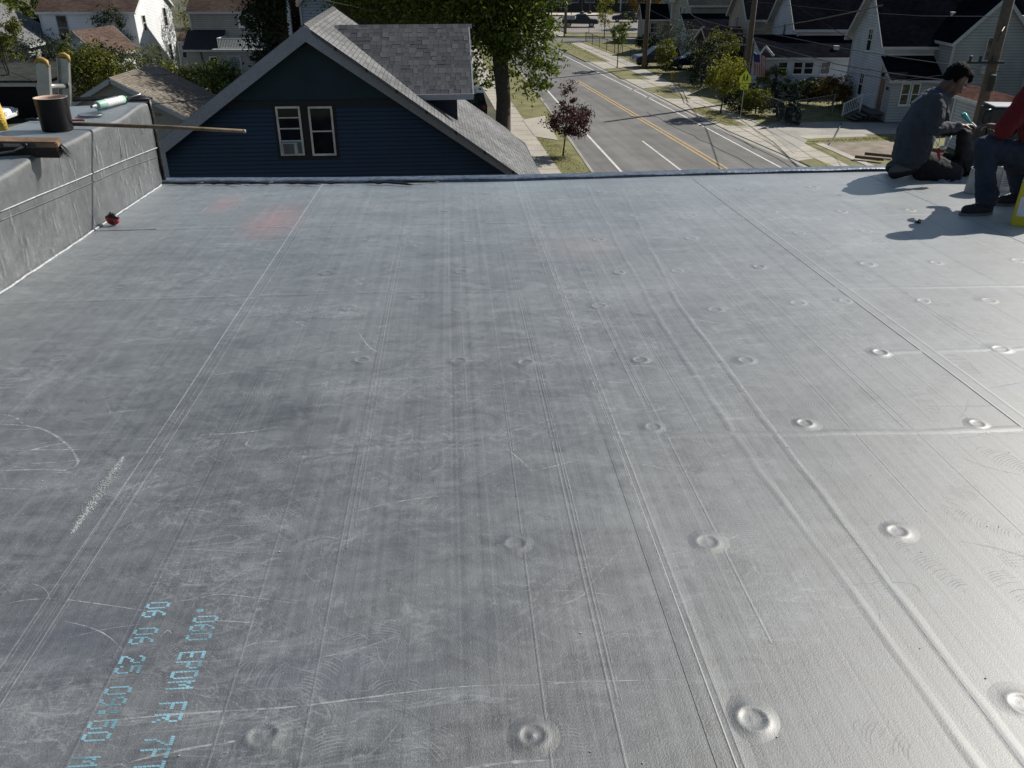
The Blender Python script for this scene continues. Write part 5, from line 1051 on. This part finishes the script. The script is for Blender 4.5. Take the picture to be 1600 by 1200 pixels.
# caulking gun
a, b = top_pt(151, 165, .034), top_pt(193, 155, .034); d = (b-a).normalized(); cg = thing('caulking_gun', 'caulking gun loaded with a mint green and white cartridge on the parapet', 'caulking gun', tuple(a)); L = (b-a).length
MX = Matrix((d, Vector((0, 0, 1)).cross(d), Vector((0, 0, 1)))).transposed().to_4x4() @ Matrix.Rotation(math.pi/2, 4, 'Y')
mb = MB(); mb.lathe([(0, 0), (.026, 0), (.031, .008), (.031, L), (0, L)], 24, MX); cart = mb.build('cartridge', P_GREENT, cg, True)
mb = MB(); mb.lathe([(.0315, L*.3), (.0315, L*.88)], 24, MX); mb.build('paper_label', P_LABEL, cart, True)
mb = MB(); mb.box((-.0325, -.012, L*.36), (-.0318, .012, L*.8), MX); mb.build('print_patch', plain('label_print', (.22, .24, .26), .6, .5, 120.), cart)
mb = MB(); mb.lathe([(.016, 0), (.013, -.012), (.006, -.05)], 12, MX); mb.build('nozzle', P_WHT, cg, True); mb = MB(); mb.lathe([(.008, -.048), (.008, -.062), (0, -.062)], 10, MX); mb.build('nozzle_cap', P_BLK, cg, True)
mb = MB(); mb.lathe([(.034, L-.004), (.036, L), (.036, L+.012), (0, L+.012)], 24, MX); mb.tube([MX @ Vector((.033, 0, L)), MX @ Vector((.034, 0, 0))], .003, 6); mb.tube([MX @ Vector((0, .0, L+.01)), MX @ Vector((.0, 0, L+.07))], .014, 8); mb.build('carriage', P_BLK, cg, True)
for z, e in ((L+.03, L+.10), (L+.05, L+.14)): mb = MB(); mb.tube([MX @ Vector((.005, 0, z)), MX @ Vector((.018, .04, (z+e)/2)), MX @ Vector((.024, .085, e))], [.009, .008, .006], 8); mb.build('trigger', P_BLK, cg, True)
mb = MB(); r2 = PY(226, 145, b.y + .12) - a; mb.tube([b - a + d*.01, r2], .004, 8); mb.tube([r2, r2 + Vector((.012, 0, .018)), r2 + Vector((.004, 0, .032))], .003, 6); mb.build('push_rod', M_ALU, cg, True)
# dark hand tool heap and yellow roller
c = top_pt(52, 190); tl = thing('cutting_tool', 'small dark pair of shears lying left of the black pail', 'tool', tuple(c)); mb = MB(); mb.tube([(-.05, 0, .012), (0, .01, .014), (.05, -.01, .012)], [.008, .012, .006], 8); mb.build('blade', M_BLACK, tl); mb = MB(); mb.tube([(.03, .0, .012), (.07, .02, .012), (.09, .0, .012), (.06, -.02, .012), (.03, 0, .012)], .006, 6); mb.build('handle', P_BLK, tl)
c = top_pt(2, 206); rl_ = thing('foam_roller', 'yellow foam roller sleeve standing at the left picture edge on the parapet', 'roller', tuple(c)); mb = MB(); mb.tube([(0, 0, 0), (.002, 0, .1), (-.012, 0, .235)], [.047, .045, .042], 18); mb.build('sleeve', plain('foam_yellow', (.62, .42, .08), .9, .3, 25., .8, 90.), rl_, True); mb = MB(); mb.tube([(-.012, 0, .23), (-.013, 0, .245)], .02, 10); mb.build('core', P_LABEL, rl_)
# wooden pole across the parapet, its tip over the roof
tip = PY(381, 205, 5.87); q = RW(SIN - .02, 6.02); mid = Vector((q.x, q.y, ZP + .024)); far = mid + (mid - tip).normalized() * .27; far.z = ZP + .03
pl_ = thing('wooden_pole', 'long weathered wooden handle lying across the parapet with its tip over the roof', 'pole', tuple(mid)); mb = MB(); mb.tube([far - mid, (0, 0, 0), (tip - mid)*.5 + Vector((0, 0, .004)), tip - mid], [.012, .0135, .0135, .0125], 12); mb.build('shaft', M_WOOD, pl_, True); mb = MB(); dd = (tip-mid).normalized(); mb.tube([tip-mid-dd*.004, tip-mid+dd*.012], [.0135, .011], 12); mb.build('ferrule', plain('worn_end', (.28, .25, .21), .6), pl_, True)
# push broom
a, b = AT(-40, 222, ZP + .09), AT(93, 224, ZP + .075); d = (b-a).normalized(); br = thing('push_broom', 'push broom with worn wooden block and dark bristles on the parapet edge', 'broom', tuple(b)); L = (b-a).length
ex = d; ez = Vector((-.1, -.25, 1)).normalized(); ey = ez.cross(ex).normalized(); ez = ex.cross(ey); M = Matrix((ex, ey, ez)).transposed().to_4x4()
mb = MB(); mb.box((-L, -.035, -.016), (0, .035, .022), M); mb.build('block', plain('worn_block', (.17, .105, .06), .65, .35, 9., .3, 30.), br, bevel=.006)
mb = MB(); mb.box((-.30, -.0365, -.008), (-.20, -.0352, .012), M); mb.build('maker_plate', plain('faded_label', (.30, .25, .18), .7, .3, 60.), br)
mb = MB(); mb.box((-.40, -.0362, -.015), (-.12, -.0351, .021), M); mb.build('paint_band', plain('dark_band', (.05, .045, .05), .7), br)
mb = MB()
for i in range(900):
    x = -random.random()*L; y = random.uniform(-.03, .03); p = Vector((x, y, -.014)); e = p + Vector((random.uniform(-.01, .012) + (.05 if x > -.05 else 0), random.uniform(-.02, .02), -.075 + random.uniform(-.008, .008)))
    s_ = Vector((.0016, 0, 0)); mb.quad(M @ (p-s_), M @ (p+s_), M @ e)
mb.box((-L+.01, -.030, -.078), (-.012, .030, -.014), M); tag(mb.build('bristles', plain('bristle', (.020, .014, .011), .8, .5, 60.), br), kind='stuff')
mb = MB(); mb.tube([M @ Vector((-.17, -.04, .006)), M @ Vector((-.24, -.07, -.02)), M @ Vector((-.36, -.10, -.03)), M @ Vector((-.5, -.12, -.02))], .007, 8); mb.build('brace', plain('steel_strap', (.14, .14, .13), .4, metal=.6), br, True)
mb = MB(); mb.tube([M @ Vector((-.17, -.04, .008)), M @ Vector((-.17, -.055, .008))], .011, 8); mb.build('wing_nut', M_BLACK, br, True)
# tape measure
s, t = RF(178, 352); c = RW(s, t, 0); tm = thing('tape_measure', 'red and black tape measure on the roof by the parapet foot', 'tape measure', tuple(c), R(-10))
mb = MB(); mb.blob((0, 0, .036), (.047, .03, .034), 18); mb.build('case', P_RED, tm, True)
mb = MB(); mb.tube([(-.046, 0, .05), (0, 0, .068), (.046, 0, .05)], [.012, .024, .012], 12); mb.build('rubber_grip', P_BLK, tm, True); mb = MB(); mb.blob((-.005, 0, .08), (.014, .012, .014), 10); mb.build('clip', P_BLK, tm, True); mb = MB(); mb.tube([(.02, -.031, .036), (.02, -.034, .036)], .014, 12); mb.build('button', P_BLK, tm)
# small black clip
s, t = RF(1434, 349); cl = thing('black_clip', 'tiny black plastic clip on the roof beside the seated worker shadow', 'clip', tuple(RW(s, t, 0))); mb = MB(); mb.box((-.014, -.012, 0), (.014, .012, .014)); mb.build('base', P_BLK, cl); mb = MB(); mb.tube([(-.005, 0, .012), (.004, 0, .026), (.016, .0, .02)], .006, 6); mb.build('lever', P_BLK, cl)
# pails and tins on the right
s, t = RF(1527, 301); tb_ = thing('white_tub', 'white open tub standing behind the seated worker leg', 'tub', tuple(RW(s, t, .001))); mb = MB(); mb.lathe([(0, 0), (.094, 0), (.098, .01), (.085, .185), (.088, .19), (.081, .19)], 30); mb.build('shell', plain('off_white', (.42, .41, .39), .5, .15, 12.), tb_, True); mb = MB(); mb.lathe([(.0815, .1885), (.088, .03), (0, .028)], 30); mb.build('lining', plain('brown_glue', (.16, .075, .05), .4), tb_, True)
s, t = RF(1563, 297); wc = thing('white_container', 'square white container with printed label behind the seated worker', 'container', tuple(RW(s, t, .001)), R(8))
mb = MB(); v0 = [(-.075, -.07, 0), (.075, -.07, 0), (.075, .07, 0), (-.075, .07, 0)]; v1 = [(x*1.22, y*1.22, .19) for x, y, _ in v0]; mb.add(v0+v1, [(0,3,2,1),(4,5,6,7),(0,1,5,4),(1,2,6,5),(2,3,7,6),(3,0,4,7)]); mb.build('body', plain('milky_plastic', (.40, .42, .45), .4, .1, 8.), wc, bevel=.008); mb = MB(); mb.box((-.096, -.092, .192), (.096, .092, .203)); mb.build('lid', P_WHT, wc, bevel=.004)
mb = MB(); mb.lathe([(0, 0), (.016, 0)], 14, Matrix.Translation((.03, -.0865, .145)) @ Matrix.Rotation(math.pi/2, 4, 'X')); mb.build('printed_emblem', plain('dark_print', (.04, .04, .06), .6), wc)
mb = MB(); [mb.box((-.055, -.083 - .0045*k*0 - .0, .05+.018*k), (.03 - .01*(k % 3), -.0815 - .0, .057+.018*k)) for k in range(5)]; mb.build('printed_lines', plain('grey_print', (.18, .19, .22), .6), wc)
s, t = RF(1602, 352); yt = thing('yellow_tin', 'yellow rectangular tin with white panel and red diamond, right picture edge', 'tin', tuple(RW(s, t, .001)), R(-32))
mb = MB(); mb.box((-.09, -.06, 0), (.09, .06, .30)); mb.build('body', plain('tin_yellow', (.55, .44, .015), .32, .06, 6.), yt, bevel=.006); mb = MB(); mb.box((-.092, -.062, .30), (.092, .062, .306)); mb.build('top', M_ALU, yt, bevel=.002); mb = MB(); mb.lathe([(.02, .306), (.02, .328), (0, .328)], 14); mb.build('cap', M_ALU, yt)
for f_ in (-1, 1):
    mb = MB(); mb.box((-.0912, -.045, .07), (-.0902, .045, .2)) if f_ < 0 else mb.box((-.07, -.0612, .07), (.07, -.0602, .2)); mb.build('white_panel', P_LABEL, yt)
    mb = MB(); 
    if f_ < 0: mb.quad((-.0918, 0, .10), (-.0918, .04, .155), (-.0918, 0, .215), (-.0918, -.04, .155)); 
    else: mb.quad((0, -.0618, .10), (.045, -.0618, .155), (0, -.0618, .215), (-.045, -.0618, .155))
    mb.build('red_diamond', plain('warning_red', (.42, .02, .02), .5), yt)
# equipment case with loop handle
s, t = RF(1543, 268); cs = thing('equipment_case', 'tall dark green equipment case with loop handle and pale top between the workers', 'case', tuple(RW(s, t, .001)), R(-6))
mb = MB(); mb.box((-.15, -.13, .02), (.17, .13, .56)); mb.build('body', plain('dark_green_panel', (.010, .017, .018), .55, .3, 5.), cs, bevel=.02)
mb = MB(); mb.box((-.155, -.135, .40), (.02, -.12, .55)); mb.box((-.15, -.137, .10), (-.12, -.13, .55)); mb.build('frame', P_BLK, cs, bevel=.004); mb = MB(); mb.box((-.13, -.125, .562), (.165, .12, .572)); mb.build('top', plain('pale_top', (.45, .45, .44), .35), cs, bevel=.003)
mb = MB(); mb.tube([(-.15, -.1, .54), (-.185, -.1, .53), (-.20, -.1, .48), (-.19, -.1, .43), (-.155, -.1, .41)], .011, 10); mb.build('handle', P_BLK, cs, True)
mb = MB(); [mb.lathe([(0, 0), (.05, 0), (.055, .008), (.04, .012), (.038, .004)], 18, Matrix.Translation((.04, -.131, z)) @ Matrix.Rotation(math.pi/2, 4, 'X')) for z in (.2, .36)]; mb.build('dial_ring', P_BLK, cs, True)
# black bag slumped by the kneeling worker
def fuse(name, m, parent, origin, caps=(), ells=(), voxel=.009, smooth=6, wr=0., wsc=.09, extra=None):
    """tapered limbs and lumps grown into one continuous surface"""
    mb = MB(); origin = Vector(origin)
    for a, b, ra, rb in caps:
        a, b = Vector(a) - origin, Vector(b) - origin; mb.tube([a, a.lerp(b, .5), b], [ra, (ra+rb)/2, rb], 16); mb.blob(a, (ra,)*3, 16); mb.blob(b, (rb,)*3, 16)
    for e in ells:
        c_, r_ = Vector(e[0]) - origin, e[1]; mb.blob(c_, r_, 18, rot=e[2] if len(e) > 2 else None)
    me = bpy.data.meshes.new(name); me.from_pydata(mb.v, [], mb.f); tmp = bpy.data.objects.new('tmp', me); COL.objects.link(tmp)
    rm = tmp.modifiers.new('r', 'REMESH'); rm.mode = 'VOXEL'; rm.voxel_size = voxel; rm.use_smooth_shade = True
    if smooth: sm = tmp.modifiers.new('s', 'SMOOTH'); sm.factor = .6; sm.iterations = smooth
    if wr:
        tx = bpy.data.textures.new(name, 'CLOUDS'); tx.noise_scale = wsc; tx.noise_depth = 2; dm_ = tmp.modifiers.new('d', 'DISPLACE'); dm_.texture = tx; dm_.strength = wr; dm_.mid_level = .5; dm_.texture_coords = 'LOCAL'
    dg = bpy.context.evaluated_depsgraph_get(); out = bpy.data.meshes.new_from_object(tmp.evaluated_get(dg)); out.name = name
    bpy.data.objects.remove(tmp); out.materials.clear(); o = link(name, out, parent, m); out.polygons.foreach_set('use_smooth', [True]*len(out.polygons)); return o
K_SKIN = plain('skin', (.085, .038, .025), .5, .12, 12.); K_HAIR = plain('hair_black', (.004, .0035, .0035), .8, .4, 80., .5, 160., spec=.08)
K_GREY = plain('grey_cotton', (.040, .046, .057), .9, .22, 5., .3, 180.); K_DARKT = plain('dark_work_trousers', (.008, .008, .011), .9, .3, 6., .3, 150.); K_RED = plain('red_cotton', (.12, .002, .004), .9, .15, 5., .3, 160.)
K_DENIM = plain('blue_denim', (.018, .025, .042), .9, .35, 7., .4, 200.); K_SHOE = plain('dark_shoe', (.016, .015, .017), .8, .4, 12.); K_SOLE = plain('shoe_sole', (.13, .125, .115), .8, .3, 10.); K_GLOVE = plain('dark_glove', (.02, .016, .015), .7, .3, 20.)
def floor_z(p): s = p.x*EE[0] + p.y*EE[1]; t = p.x*D[0] + p.y*D[1]; return RZ - SL*t + und(s, t)
def head(person, origin, c, pitch, yaw, sc=1.0, neck_to=None):
    """returns caps and lumps of a head facing local +X, pitched down by pitch, turned by yaw"""
    Rm = Matrix.Rotation(yaw, 3, 'Z') @ Matrix.Rotation(pitch, 3, 'Y'); c = Vector(c); P = lambda x, y, z: c + Rm @ (Vector((x, y, z))*sc)
    E_ = lambda x, y, z, a, b, g: (P(x, y, z), (a*sc, b*sc, g*sc), Rm)
    ells = [E_(-.012, 0, .025, .097, .076, .088), E_(.03, 0, -.035, .062, .056, .072), E_(.068, 0, -.088, .022, .026, .02), E_(.07, 0, .022, .022, .05, .014), E_(-.01, .078, -.012, .018, .010, .030), E_(-.01, -.078, -.012, .018, .010, .030), E_(.055, .034, -.02, .025, .022, .02), E_(.055, -.034, -.02, .025, .022, .02), E_(.082, 0, -.058, .012, .024, .007), E_(.080, 0, -.069, .012, .021, .007)]
    caps = [(P(.088, 0, .012), P(.109, 0, -.026), .008*sc, .013*sc), (P(.10, .010, -.03), P(.10, -.010, -.03), .009*sc, .009*sc)]
    if neck_to is not None: caps.append((P(-.02, 0, -.05), Vector(neck_to), .056*sc, .062*sc))
    return caps, ells, P, Rm
def face_bits(person, origin, P, Rm, sc, hair_lumps):
    o = Vector(origin)
    for s_ in (-1, 1):
        mb = MB(); mb.blob(P(.079, s_*.031, .001) - o, (.011*sc,)*3, 12); ey_ = mb.build('eye', plain('eye_white', (.45, .43, .4), .3), person, True)
        mb = MB(); mb.blob(P(.087, s_*.031, -.001) - o, (.0055*sc,)*3, 10); mb.build('iris', P_BLK, ey_, True)
        mb = MB(); mb.tube([P(.088, s_*.016, .020) - o, P(.089, s_*.032, .025) - o, P(.08, s_*.05, .019) - o], [.003, .004, .002], 6); mb.build('eyebrow', K_HAIR, person, True)
    mb = MB(); mb.tube([P(.088, -.02, -.0635) - o, P(.0945, 0, -.063) - o, P(.088, .02, -.0635) - o], .0018, 6); mb.build('mouth', plain('lip', (.10, .035, .03), .5), person, True)
def hand(wrist, fdir, palm_n, curl, sc=1.0, side=1):
    """palm, four unequal bent fingers and a thumb leaving the palm's side"""
    w_ = Vector(wrist); f = Vector(fdir).normalized(); n = Vector(palm_n); n = (n - f*n.dot(f)).normalized(); u = f.cross(n) * side; caps = []
    pc = w_ + f*.05*sc
    for k in (-1.2, -.4, .4, 1.2): caps.append((w_ + u*k*.012*sc + f*.01*sc, w_ + u*k*.019*sc + f*.082*sc, .015*sc, .0115*sc))
    for k, L in zip((-1.5, -.5, .5, 1.5), (.066, .078, .074, .056)):
        a = w_ + u*k*.0195*sc + f*.085*sc; d = f.copy(); ang_ = curl
        for seg, (fr_, r_) in enumerate(((.44, .0092), (.32, .0086), (.24, .0078))):
            d = (Matrix.Rotation(ang_*(.8 if seg == 0 else 1.1), 3, u) @ d); 
            if d.dot(n) < 0 and curl > 0: pass
            b = a + d*L*fr_*sc; caps.append((a, b, r_*sc, r_*sc*.94)); a = b
    a = w_ + u*(-.022)*sc + f*.028*sc; b = a + (f*.55 - u*.6 + n*.35).normalized()*.038*sc; c2 = b + (f*.9 - u*.05 + n*.45).normalized()*.03*sc
    caps += [(a, b, .0125*sc, .0105*sc), (b, c2, .0102*sc, .0085*sc)]
    return caps

# ---- kneeling worker
Yn, Yf = 7.02, 7.30
k = lambda px, py, y: PY(px, py, y)
base = k(1440, 276, 7.15); base.z = floor_z(base)
w1 = thing('person', 'kneeling man in grey shirt and dark trousers, bent over work with a small brush', 'person', tuple(base)); O = base
knN, knF = k(1490, 270, Yn), k(1497, 268, Yf); anN, anF = k(1437, 268, Yn), k(1430, 264, Yf); hpN, hpF = k(1424, 247, Yn+.03), k(1424, 243, Yf-.03)
for p_, r_ in ((knN, .058), (knF, .058), (anN, .05), (anF, .05)): p_.z = floor_z(p_) + r_ + .004
ch, nk = k(1463, 158, 7.15), k(1471, 143, 7.15); hc = k(1493, 125, 7.13)
shN, shF = k(1462, 160, 6.97), k(1466, 155, 7.34); elN, elF = k(1458, 202, 6.90), k(1474, 204, 7.36); wrN, wrF = k(1500, 197, 6.98), k(1508, 203, 7.26)
hcaps, hells, HP, HR = head(w1, O, hc, R(40), R(8), 1.04, nk)
handN = hand(wrN, (1, .25, .1), (.1, .1, -1), .55, 1.0, 1); handF = hand(wrF, (1, -.1, .1), (.1, .0, -1), .6, 1.0, -1)
bcaps = hcaps + handN + handF + [(nk, ch, .06, .10), (ch, k(1432, 215, 7.15), .11, .12), (k(1432, 215, 7.15), k(1424, 245, 7.15), .12, .12), (ch, shN, .07, .055), (ch, shF, .07, .055), (shN, elN, .05, .038), (shF, elF, .05, .038), (elN, wrN, .038, .026), (elF, wrF, .038, .026), (hpN, knN, .08, .05), (hpF, knF, .08, .05), (knN, anN, .05, .035), (knF, anF, .05, .035)]
fuse('body', K_SKIN, w1, O, bcaps, hells, .0065, 3)
face_bits(w1, O, HP, HR, 1.04, None)
hl_ = [(HP(-.02, 0, .055), (.095, .08, .08), HR), (HP(-.045, 0, .03), (.075, .078, .075), HR), (HP(.045, 0, .085), (.055, .062, .040), HR), (HP(.078, .01, .078), (.034, .045, .026), HR), (HP(-.03, .05, .015), (.05, .03, .05), HR), (HP(-.03, -.05, .015), (.05, .03, .05), HR)]
rr_ = random.Random(5); hl_ += [(HP(rr_.uniform(-.08, .08), rr_.uniform(-.06, .06), rr_.uniform(.085, .115)), (.02, .02, .02)) for _ in range(0)]
hl_ += [(HP(.07, 0, .07), (.04, .055, .03), HR), (HP(-.07, 0, -.01), (.04, .06, .05), HR)]
fuse('hair', K_HAIR, w1, O, [], hl_, .005, 2, .008, .012)
fuse('shirt', K_GREY, w1, O, [(k(1472, 146, 7.15), ch, .075, .115), (k(1452, 165, 7.06), k(1432, 205, 7.05), .125, .15), (k(1452, 165, 7.25), k(1432, 205, 7.26), .125, .15), (k(1432, 205, 7.05), k(1424, 240, 7.05), .15, .15), (k(1432, 205, 7.26), k(1424, 240, 7.26), .15, .15), (ch, shN, .10, .072), (ch, shF, .10, .072), (shN, shN.lerp(elN, .55), .075, .078), (shN.lerp(elN, .5), elN, .062, .054), (elN, elN.lerp(wrN, .9), .056, .038), (shF, elF, .075, .056), (elF, elF.lerp(wrF, .9), .054, .038)], [], .010, 3, .034, .055)
mb = MB(); lp = k(1431, 156, 7.02) - O
for i in range(9):   # small pale logo marks across the upper back
    p_ = k(1424 + i*1.9, 162 - i*1.3, 6.905) - O; mb.quad(p_, p_ + Vector((.007, 0, .004)), p_ + Vector((.005, .006, .020)), p_ + Vector((-.001, .006, .014)))
mb.build('shirt_print', plain('pale_print', (.4, .42, .45), .8), w1)
fuse('trousers', K_DARKT, w1, O, [(k(1424, 240, 7.05), hpN, .135, .12), (k(1424, 240, 7.26), hpF, .135, .12), (hpN, knN, .118, .075), (hpF, knF, .118, .075), (knN, anN, .078, .055), (knF, anF, .078, .055), (hpN, k(1445, 262, 7.1), .11, .09)], [], .011, 4, .022, .06)
for nm, an, px, py, y in (('shoe', anN, 1398, 270, Yn), ('shoe', anF, 1393, 262, Yf)):
    toe = k(px, py, y); toe.z = max(floor_z(toe) + .045, toe.z); heel = k(px + 46, py - 14, y); mid_ = toe.lerp(heel, .5)
    sh_ = fuse('shoe', K_SHOE, w1, O, [(toe, mid_, .052, .056), (mid_, heel, .056, .046), (heel, an, .046, .05)], [], .008, 3)
    mb = MB(); d_ = (heel - toe).normalized(); n_ = Vector((-d_.z*.75, -.66, d_.x*.75)).normalized(); q_ = d_.cross(n_); pts = []
    for i in range(16):
        a_ = 2*math.pi*i/16; pts.append(toe.lerp(heel, .5) - O + d_*math.cos(a_)*.185 + q_*math.sin(a_)*.050*(1 + .12*math.cos(a_)) + n_*.050)
    mb.slab(pts, n_*.016); mb.build('sole', K_SOLE, sh_)
# things he holds and carries
bs = thing('brush', 'small aqua-handled brush held up by the kneeling man', 'brush', tuple(k(1517, 192, 7.03))); mb = MB(); e_ = k(1505, 178, 7.03) - k(1517, 192, 7.03); mb.tube([(0, 0, 0), e_*.5, e_], [.008, .016, .020], 8); mb.build('handle', plain('aqua_plastic', (.10, .55, .50), .35), bs, True); mb = MB(); mb.tube([(0, 0, 0), -e_*.5], [.012, .016], 8); mb.build('bristles', P_LABEL, bs)
rg_ = thing('red_rag', 'red rag and white cord hanging from the kneeling man pocket', 'rag', tuple(k(1467, 240, 6.86))); fuse('cloth', plain('rag_red', (.32, .03, .03), .9), rg_, k(1467, 240, 6.86), [(k(1460, 235, 6.86), k(1474, 236, 6.86), .012, .014), (k(1466, 237, 6.86), k(1468, 250, 6.86), .014, .008)], [], .005, 2, .01, .02)
mb = MB(); o2 = k(1467, 240, 6.86); [mb.tube([k(*p_) - o2 for p_ in ps], .003, 6) for ps in (((1458, 212, 6.85), (1464, 224, 6.84), (1470, 232, 6.85)), ((1469, 212, 6.85), (1467, 224, 6.84), (1462, 232, 6.85)), ((1487, 212, 6.88), (1480, 226, 6.86), (1477, 234, 6.86)))]; mb.build('cord', P_LABEL, rg_, True)
mb = MB(); mb.blob((k(1473, 231, 6.86) - o2), (.03, .02, .018), 10); mb.build('glue_roll', P_WHT, rg_, True)
bg_b = k(1508, 262, 7.2); bg_b.z = floor_z(bg_b); bg_ = thing('black_bag', 'black sack slumped in front of the kneeling man', 'bag', tuple(bg_b)); fuse('sack', plain('black_sack', (.008, .008, .009), .6, .3, 8.), bg_, bg_b, [(bg_b + Vector((0, 0, .10)), k(1507, 212, 7.2), .105, .06), (bg_b + Vector((-.05, 0, .08)), bg_b + Vector((.07, .05, .08)), .085, .085)], [], .011, 3, .04, .08)
sc_p = k(1497, 284, 6.9); sc_p.z = floor_z(sc_p) + .004; sp_ = thing('plastic_scrap', 'crumpled pale plastic scrap on the roof by the kneeling man', 'scrap', tuple(sc_p)); mb = MB()
for i in range(14): a_ = Vector((random.uniform(-.14, .14), random.uniform(-.04, .05), 0)); mb.quad(a_, a_ + Vector((random.uniform(.03, .06), random.uniform(-.02, .02), random.uniform(.002, .014))), a_ + Vector((.03, .05, random.uniform(.006, .02))), a_ + Vector((-.01, .04, random.uniform(0, .008))))
mb.build('sheet', plain('pale_film', (.30, .34, .40), .3), sp_)

# ---- seated worker, cut by the right picture edge
base2 = k(1640, 330, 5.95); base2.z = floor_z(base2); O2 = base2
w2 = thing('person', 'seated man in red long-sleeved shirt and blue jeans, cut off by the right picture edge', 'person', tuple(base2))
yA, yB = 5.82, 6.12
kn1, an1, hp1 = k(1540, 229, yA), k(1541, 306, yA), k(1648, 262, yA+.02); kn2, an2, hp2 = k(1583, 236, yB), k(1590, 312, yB), k(1650, 254, yB)
an1.z = floor_z(an1) + .115; an2.z = floor_z(an2) + .115
chs, nck, hd = k(1626, 170, 5.97), k(1632, 132, 5.97), k(1634, 96, 5.97); s1, s2 = k(1612, 148, 5.80), k(1622, 146, 6.16); e1_, e2_ = k(1569, 203, 5.74), k(1578, 200, 6.22); w1_, w2_ = k(1562, 198, 5.96), k(1572, 198, 6.40)
c_h, e_h, HP2, HR2 = head(w2, O2, hd, R(28), R(168), 1.0, nck)
fuse('body', K_SKIN, w2, O2, c_h + hand(w1_, (-.45, .85, .0), (0, 0, -1), .5) + hand(w2_, (-.6, -.1, -.3), (0, 0, -1), .5, 1, -1) + [(nck, chs, .06, .11), (chs, k(1645, 240, 5.97), .12, .12), (chs, s1, .07, .055), (chs, s2, .07, .055), (s1, e1_, .05, .038), (s2, e2_, .05, .038), (e1_, w1_, .038, .027), (e2_, w2_, .038, .027), (hp1, kn1, .075, .05), (hp2, kn2, .075, .05), (kn1, an1, .05, .034), (kn2, an2, .05, .034)], e_h, .0065, 3)
face_bits(w2, O2, HP2, HR2, 1.0, None)
fuse('hair', K_HAIR, w2, O2, [], [(HP2(-.02, 0, .05), (.098, .082, .085), HR2), (HP2(-.04, 0, .02), (.08, .08, .08), HR2)], .007, 1, .01, .02)
fuse('shirt', K_RED, w2, O2, [(nck + Vector((0, 0, .0)), chs, .075, .13), (chs + Vector((0, -.07, 0)), k(1642, 235, 5.86), .15, .17), (chs + Vector((0, .07, 0)), k(1642, 235, 6.05), .14, .16), (k(1642, 235, 5.86), k(1634, 252, 5.9), .15, .12), (chs, s1, .1, .075), (chs, s2, .1, .075), (s1, e1_, .078, .062), (e1_, w1_.lerp(e1_, .1), .058, .036), (s2, e2_, .078, .06), (e2_, w2_.lerp(e2_, .1), .058, .036)], [], .010, 3, .030, .06)
fuse('jeans', K_DENIM, w2, O2, [(k(1646, 250, 5.88), hp1, .14, .12), (k(1646, 250, 6.05), hp2, .14, .12), (hp1, kn1, .115, .078), (hp2, kn2, .112, .078), (kn1, kn1.lerp(an1, .5), .076, .068), (kn1.lerp(an1, .5), an1, .068, .066), (kn2, an2, .076, .064), (an1 + Vector((.01, 0, .03)), an1 + Vector((.015, 0, -.01)), .072, .068)], [], .009, 2, .026, .04)
for an in (an1, an2):
    heel = an + Vector((.03, 0, -.06)); toe = an + Vector((-.13, -.03, -.075)); heel.z = floor_z(heel) + .042; toe.z = floor_z(toe) + .038
    sh_ = fuse('shoe', K_SHOE, w2, O2, [(heel, toe, .043, .037), (an + Vector((.015, 0, -.02)), heel, .045, .042), (an + Vector((.0, 0, -.03)), toe.lerp(heel, .4), .04, .036)], [], .008, 3)
    mb = MB(); d_ = (toe - heel); d_.z = 0; L_ = d_.length; d_.normalize(); q_ = Vector((-d_.y, d_.x, 0)); cc = (toe+heel)/2 - O2; cc.z = floor_z((toe+heel)/2) - O2.z + .022; pts = [cc + d_*math.cos(2*math.pi*i/20)*(L_/2+.052) + q_*math.sin(2*math.pi*i/20)*.046 for i in range(20)]; mb.slab(pts, (0, 0, -.02)); mb.build('sole', K_SOLE, sh_)
    mb = MB(); [mb.tube([toe.lerp(heel, .3 + j*.12) + Vector((0, -.022, .036 + j*.012)) - O2, toe.lerp(heel, .3 + j*.12) + Vector((0, .022, .036 + j*.012)) - O2], .003, 5) for j in range(4)]; mb.build('lace', K_SOLE, sh_)
sb = Vector((k(1655, 330, 5.97).x, 5.97, 0)); sb.z = floor_z(sb); st_ = thing('upturned_bucket', 'upturned white bucket the seated man sits on', 'bucket', tuple(sb)); mb = MB(); mb.lathe([(.15, 0), (.152, .02), (.148, .02), (.13, .37), (0, .372)], 30); mb.build('shell', P_WHT, st_, True)
